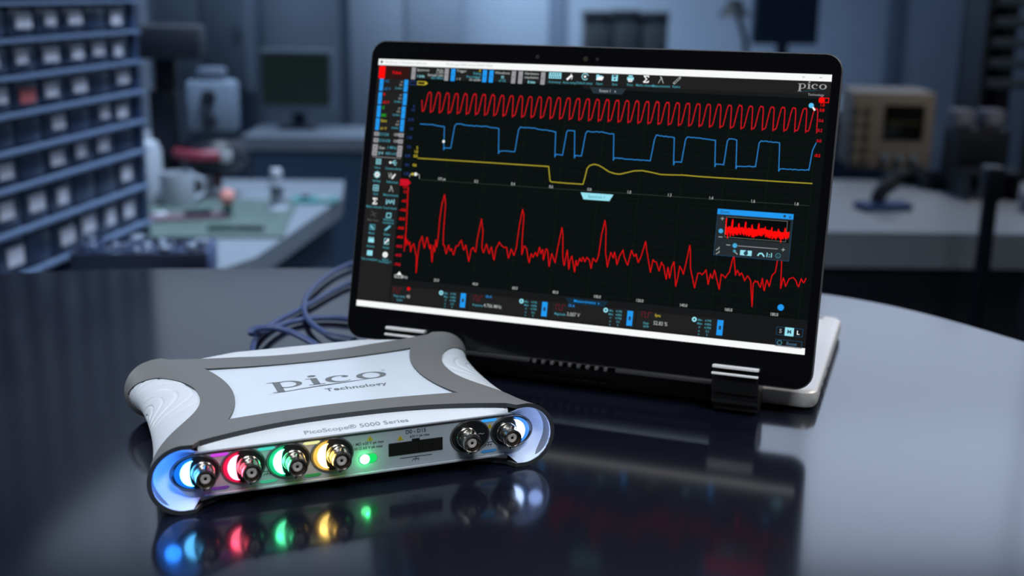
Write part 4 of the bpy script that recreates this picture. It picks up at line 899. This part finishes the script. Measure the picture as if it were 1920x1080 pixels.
# microscope
ms = thing('stereo_microscope', 'dark stereo microscope with pale head and red ring on the left bench', 'microscope', bk(400, 372, ZB), 0.1)
mk = lambda u: (u-400)/F*2600
b = MB(); b.box((-75, 90, 12), (110, 150, 24), m_dark, bev=6); b.build('foot', ms)
b = MB(); b.box((-105, 120, 190), (46, 46, 340), m_dark, bev=6); b.box((-110, 100, 150), (60, 40, 150), mat('scope_shade', (0.02, 0.028, 0.045), 0.5), bev=8); b.build('column', ms)
b = MB(); b.box((-85, 60, 328), (140, 100, 70), m_dark, bev=8); b.build('arm', ms)
b = MB(); b.box((5, 30, 195), (105, 70, 110), mat('scope_pale', (0.17, 0.22, 0.29), 0.4), bev=10); b.box((5, 30, 262), (60, 50, 30), mat('scope_mid', (0.09, 0.12, 0.17), 0.5), bev=8); hdo = b.build('head', ms)
b = MB()
for zc in (168, 218): b.lathe([(0, 16), (13, 15), (15, 11), (15, 0)], m_dark, (2, -5, zc), '-y', n=20)
b.build('focus_knob', hdo)
b = MB(); b.lathe([(0, 128), (44, 126), (62, 108), (66, 84), (50, 62), (30, 54), (0, 54)], m_dark, (10, 15, 0), n=28); b.build('objective', ms)
b = MB(); b.lathe([(60, 112), (69, 104), (70, 92), (62, 88)], mat('ring_red', (0.22, 0.03, 0.05), 0.5), (-12, 8, 0), n=28); b.box((35, -38, 96), (26, 22, 24), mat('badge_pale', (0.4, 0.42, 0.45), 0.5), bev=3); b.build('ring_light', ms, label='red ring with a pale badge')
b = MB(); b.tube([(10, -5, 56), (14, -22, 30)], 10, mat('nose_red', (0.12, 0.05, 0.06), 0.5), n=14, sub=1); b.build('nose', ms)
simple('helping_stand', 'small dark stand with round pink tip, on the green mat', 'stand', bk(428, 412, ZB), 0, lambda b: (b.lathe([(0, 4), (26, 4), (26, 0), (0, 0)], m_dark, n=20), b.lathe([(10, 4), (8, 30), (11, 38)], mat('stand_green', (0.05, 0.10, 0.09), 0.5), n=16), b.lathe([(0, 30), (12, 34), (16, 46), (12, 58), (0, 62)], mat('tip_pink', (0.75, 0.32, 0.28), 0.5), n=18)))
simple('flat_pliers', 'dark green pliers lying at the front edge of the green mat', 'pliers', bk(447, 432, ZB+5), -0.05, lambda b: (b.tube([(-55, 6, 4), (-15, 3, 5), (0, 0, 5)], 5, mat('grip_green', (0.02, 0.06, 0.05), 0.5), n=10, sub=4), b.tube([(-55, -9, 4), (-15, -5, 5), (0, 0, 5)], 5, MT['grip_green'], n=10, sub=4), b.box((24, 0, 5), (50, 9, 7), m_dark, bev=2)))
def spool(b): b.lathe([(0, 60), (16, 60), (20, 54), (13, 50), (13, 14), (24, 8), (30, 0), (0, 0)], mat('cup_grey', (0.22, 0.26, 0.31), 0.5), n=22)
simple('solder_stand', 'small grey solder stand right of the pink tipped stand', 'solder stand', bk(520, 395, ZB), 0, lambda b: (spool(b), b.lathe([(0, 88), (11, 86), (13, 74), (9, 62)], mat('ball_pale', (0.62, 0.66, 0.74), 0.4), n=18)))
simple('white_bottle', 'tall white bottle right beside the drawer cabinet', 'bottle', bk(280, 380, ZB), 0, lambda b: b.lathe([(0, 0), (30, 0), (32, 10), (31, 110), (24, 128), (12, 134), (12, 150), (0, 150)], mat('plastic_white', (0.42, 0.46, 0.52), 0.5), n=24))
simple('white_mug', 'white mug between the bottle and the microscope', 'mug', bk(335, 388, ZB), 0.6, lambda b: (b.lathe([(0, 0), (30, 0), (34, 8), (35, 72), (31, 72), (30, 8), (0, 6)], MT['plastic_white'], n=26), b.tube([(33, 0, 60), (54, 0, 52), (54, 0, 24), (33, 0, 16)], 5, MT['plastic_white'], n=10, sub=5)))

# ------------------------------------------------------------------ monitor far left
def monitor(name, label, loc, rz, w, h, case, scrm, depth=60, tilt=0.0, stand=True, zb=70):
    t = thing(name, label, 'monitor', loc, rz)
    b = MB(); b.box((0, 0, zb+h/2), (w, depth, h), case, bev=6); b.build('monitor_case', t)
    b = MB(); b.box((0, -depth/2-0.5, zb+h/2+6), (w*0.9, 3, h*0.82), scrm); b.build('screen', t, smooth=0)
    if stand:
        b = MB(); b.box((0, 15, zb/2+6), (w*0.18, 26, zb+10), mat('stand_dark', (0.05, 0.07, 0.10), 0.5), bev=4); b.box((0, 0, 5), (w*0.5, 110, 10), MT['stand_dark'], bev=3); b.build('stand', t)
    return t
m_case = mat('case_pale', (0.22, 0.27, 0.33), 0.5); m_dkscr = mat('dead_screen', (0.012, 0.016, 0.018), 0.3, emit=(0.005, 0.009, 0.008), es=1)
p = back(560, 240, ZB)
monitor('desk_monitor', 'pale framed monitor with dark screen on the far left workbench', (p.x, p.y, ZB), 0.03, 232, 196, m_case, m_dkscr, zb=52)
# wall units behind
def cupboard(name, label, x0, x1, y0, z0, z1, m, depth=300, doors=2):
    t = thing(name, label, 'cupboard', ((x0+x1)/2, y0+depth/2, z0)); w_ = x1-x0; h = z1-z0
    b = MB(); b.box((0, 0, h/2), (w_, depth, h), m, bev=4); b.build('cupboard_body', t)
    for i in range(doors):
        b = MB(); cx = -w_/2+w_/doors*(i+0.5); b.box((cx, -depth/2-6, h/2), (w_/doors-8, 14, h-10), m, bev=3); d = b.build('cupboard_door', t)
        b = MB(); b.box((cx+w_/doors*0.35, -depth/2-18, h*0.3), (8, 12, 70), m_trim, bev=2); b.build('door_handle', d)
    return t
m_cup = mat('cupboard_grey', (0.20, 0.25, 0.33), 0.6)
xw = lambda u, y: (u-960)/F*y
cupboard('tall_cupboard', 'tall grey blue cupboard standing behind the left monitor', xw(655, 4600), xw(860, 4600), 4600, ZF, 700, mat('cupboard_light', (0.30, 0.36, 0.46), 0.6))
cupboard('wall_cupboard', 'dim wall cupboard high at left behind the microscope', xw(300, 4650), xw(470, 4650), 4640, -160, 640, m_cup)
# grey boxes behind the laptop lid
def carton(b, w_, d, h, m): b.box((0, 0, h/2), (w_, d, h), m, bev=3); b.box((0, -d/2-1, h*0.55), (w_*0.5, 2, h*0.3), m_lb)
zt_ = ZB+40
for i, (u, wd, h) in enumerate(((1107, 92, 330), (1159, 92, 335), (1211, 92, 330))):
    t = thing('storage_box', ('grey green storage box peeking above the laptop, leftmost of three', 'grey green storage box peeking above the laptop, middle of three', 'grey green storage box peeking above the laptop, rightmost of three')[i], 'box', (xw(u, 4500), 4500, zt_), 0, 'boxes on the back bench')
    b = MB(); b.box((0, 0, h/2-15), (wd, 200, h-30), mat('box_grey', (0.115, 0.13, 0.15), 0.6), bev=3); b.build('box_body', t)
    b = MB(); b.box((0, 0, h-15), (wd+6, 206, 30), MT['box_grey'], bev=3); b.build('box_lid', t)
monitor('wall_monitor', 'dark blank monitor above the laptop, in front of the back wall', (xw(1452, 4500), 4500, zt_), 0, 240, 190, mat('monitor_navy', (0.03, 0.045, 0.08), 0.5), mat('navy_glass', (0.02, 0.03, 0.06), 0.4), zb=215)
t = thing('desk_lamp', 'dark desk lamp standing left of the blank monitor', 'lamp', (xw(1385, 4400), 4400, zt_))
b = MB(); b.lathe([(0, 0), (50, 0), (50, 12), (0, 14)], m_bd, n=24); b.build('lamp_base', t)
b = MB(); b.tube([(0, 0, 10), (0, 0, 200), (-40, 0, 330)], 10, m_bd, n=12, sub=5); b.build('lamp_arm', t)
b = MB(); b.lathe([(26, 60), (32, 40), (60, 0), (56, 0), (20, 46), (0, 50)], m_bd, (-50, 0, 315), n=24); b.build('lamp_shade', t)

# ------------------------------------------------------------------ right side: tan oscilloscope and clutter
p = back(1672, 326, ZB)
t = thing('bench_oscilloscope', 'tan bench oscilloscope with small dark screen on the right workbench', 'oscilloscope', (p.x, p.y+90, ZB), -0.12)
m_tan = mat('case_tan', (0.26, 0.225, 0.19), 0.6, noise=0.05, nscale=8)
b = MB(); b.box((0, 0, 108), (205, 190, 196), m_tan, bev=8); b.build('case', t)
b = MB(); b.box((28, -97, 132), (98, 6, 86), mat('tube_black', (0.006, 0.007, 0.005), 0.2), bev=3); so = b.build('screen', t)
b = MB(); b.box((28, -100.5, 132), (80, 1, 2.5), mat('trace_olive', (0.03, 0.032, 0.01), 0.4, emit=(0.02, 0.022, 0.008), es=1)); b.build('screen_trace', so)
b = MB()
for i in range(5):
    for j in range(2): b.lathe([(0, 14), (8, 13), (9, 0)], mat('knob_olive', (0.22, 0.21, 0.13), 0.5), (-85+j*28, -95, 40+i*32), '-y', n=14)
for i in range(3): b.lathe([(0, 14), (9, 13), (10, 0)], mat('knob_blue', (0.20, 0.30, 0.38), 0.5), (-10+i*34, -95, 42), '-y', n=14)
b.build('control_knob', t)
b = MB()
for i in (-80, 80): b.box((i, -60, 5), (20, 60, 10), m_dark, bev=3)
b.build('case_foot', t)
# soldering iron holder
t = thing('soldering_iron_stand', 'black soldering iron stand with blue base on the right bench', 'soldering stand', bk(1655, 392, ZB), 0.2)
b = MB(); b.box((0, 0, 8), (110, 60, 16), mat('base_blue', (0.02, 0.06, 0.20), 0.5), bev=5); b.build('stand_base', t)
b = MB(); b.tube([(-15, 0, 16), (-5, 0, 40), (25, 0, 62)], 16, m_dark, n=16, sub=5); b.build('iron_holder', t)
simple('multimeter', 'dark handheld meter lying behind the soldering stand', 'multimeter', bk(1700, 342, ZB), 0.5, lambda b: (b.box((0, 0, 16), (120, 70, 32), m_dark, bev=8), b.box((-24, -4, 32), (50, 40, 3), mat('lcd_grey', (0.05, 0.07, 0.07), 0.4)), b.lathe([(0, 40), (16, 39), (17, 30)], m_bd, (30, 0, 0), n=18)))
for i, (u, v, m, lbl) in enumerate(((1760, 352, 'brown', 'dark cardboard tray behind the bench front at right'), (1810, 350, 'dusk', 'dark plastic tray rightmost on the white bench'))):
    simple('component_tray', lbl, 'tray', bk(u, v, ZB), 0.1, lambda b: (b.box((0, 0, 4), (92, 70, 8), m_dark), b.box((0, -33, 18), (92, 4, 32), mat('tray_dusk', (0.035, 0.04, 0.055), 0.6)), b.box((0, 33, 18), (92, 4, 32), MT['tray_dusk']), b.box((-44, 0, 18), (4, 70, 32), MT['tray_dusk']), b.box((44, 0, 18), (4, 70, 32), MT['tray_dusk'])), 'component trays')
# long riser with pale bins and boxes
yr = 2700
t = thing('bench_riser', 'dark two level riser at the right end of the white bench', 'shelf', (xw(1838, yr), yr, ZB), 0)
b = MB(); b.box((0, 0, 62), (118, 180, 8), m_dark); b.box((-55, 0, 30), (8, 180, 60), m_dark); b.box((55, 0, 30), (8, 180, 60), m_dark); b.box((0, 40, 108), (118, 100, 84), m_dark, bev=3); b.build('riser_frame', t)
for i, (u, v, lbl) in enumerate(((1783, 312, 'pale box lying left on the white bench by the riser'), (1832, 318, 'pale box lying right on the white bench by the riser'))):
    p = back(u, v, ZB+20)
    simple('pale_box', lbl, 'box', (p.x, 2500, ZB), 0, lambda b: b.box((0, 0, 20), (52, 60, 36), mat('pale_card', (0.20, 0.23, 0.28), 0.6), bev=3), 'pale boxes on the right bench')
for i, (u, lbl) in enumerate(((1801, 'pale carton standing on the riser, left one'), (1857, 'pale carton standing on the riser, right one'))):
    simple('pale_carton', lbl, 'box', (xw(u, yr), yr+30, ZB+151), 0, lambda b: (b.box((0, 0, 22), (46, 60, 40), mat('carton_pale', (0.14, 0.15, 0.20), 0.6), bev=3), b.box((0, -31, 22), (24, 1.5, 18), MT['pale_card'])), 'cartons on the riser')
# rack of trays
yk = 3100
rk = thing('tray_rack', 'tall black rack with pale trays at the right edge', 'rack', (xw(1850, yk), yk, ZF), -0.05)
b = MB(); hh = 1560
for x in (-64, 64):
    for y in (-90, 90): b.box((x, y, hh/2), (12, 12, hh), m_dark)
b.box((0, 94, 1110), (128, 6, 880), m_dark); b.box((-66, 0, 1110), (4, 180, 880), m_dark); b.build('rack_frame', rk)
for i in range(9):
    zc = -ZF+CH-(140-i*36)/F*yk-yk*0.011-0
    b = MB(); b.box((0, -10, zc), (104, 150, 9), mat('tray_slate', (0.06, 0.09, 0.12), 0.5)); b.box((0, -86, zc+9), (104-i*4, 4, 22), MT['tray_slate'], bev=1); b.build('rack_tray', rk, smooth=30)
slab('trim_5', (xw(1905, 3300), 3300, -200), (34, 120, 1600), mat('column_grey', (0.12, 0.15, 0.20), 0.6))
# floor stand in front of the bench
t = thing('floor_stand', 'thin black floor stand in front of the right workbench', 'stand', (xw(1864, 2050), 2050, ZF))
b = MB(); b.lathe([(0, 940), (13, 940), (14, 760), (11, 755), (11, 60), (20, 40), (0, 40)], m_dark, n=20); b.build('stand_column', t)
b = MB(); b.lathe([(0, 42), (30, 40), (120, 16), (125, 0), (0, 0)], m_dark, n=36); b.build('stand_base', t)
b = MB(); b.box((0, 0, 930), (34, 40, 60), m_dark, bev=6); b.build('stand_clamp', t)
# bright post right of the cabinet
slab('trim_6', (xw(272, 3400), 3400, -240), (22, 60, 1500), mat('post_pale', (0.30, 0.36, 0.44), 0.6))
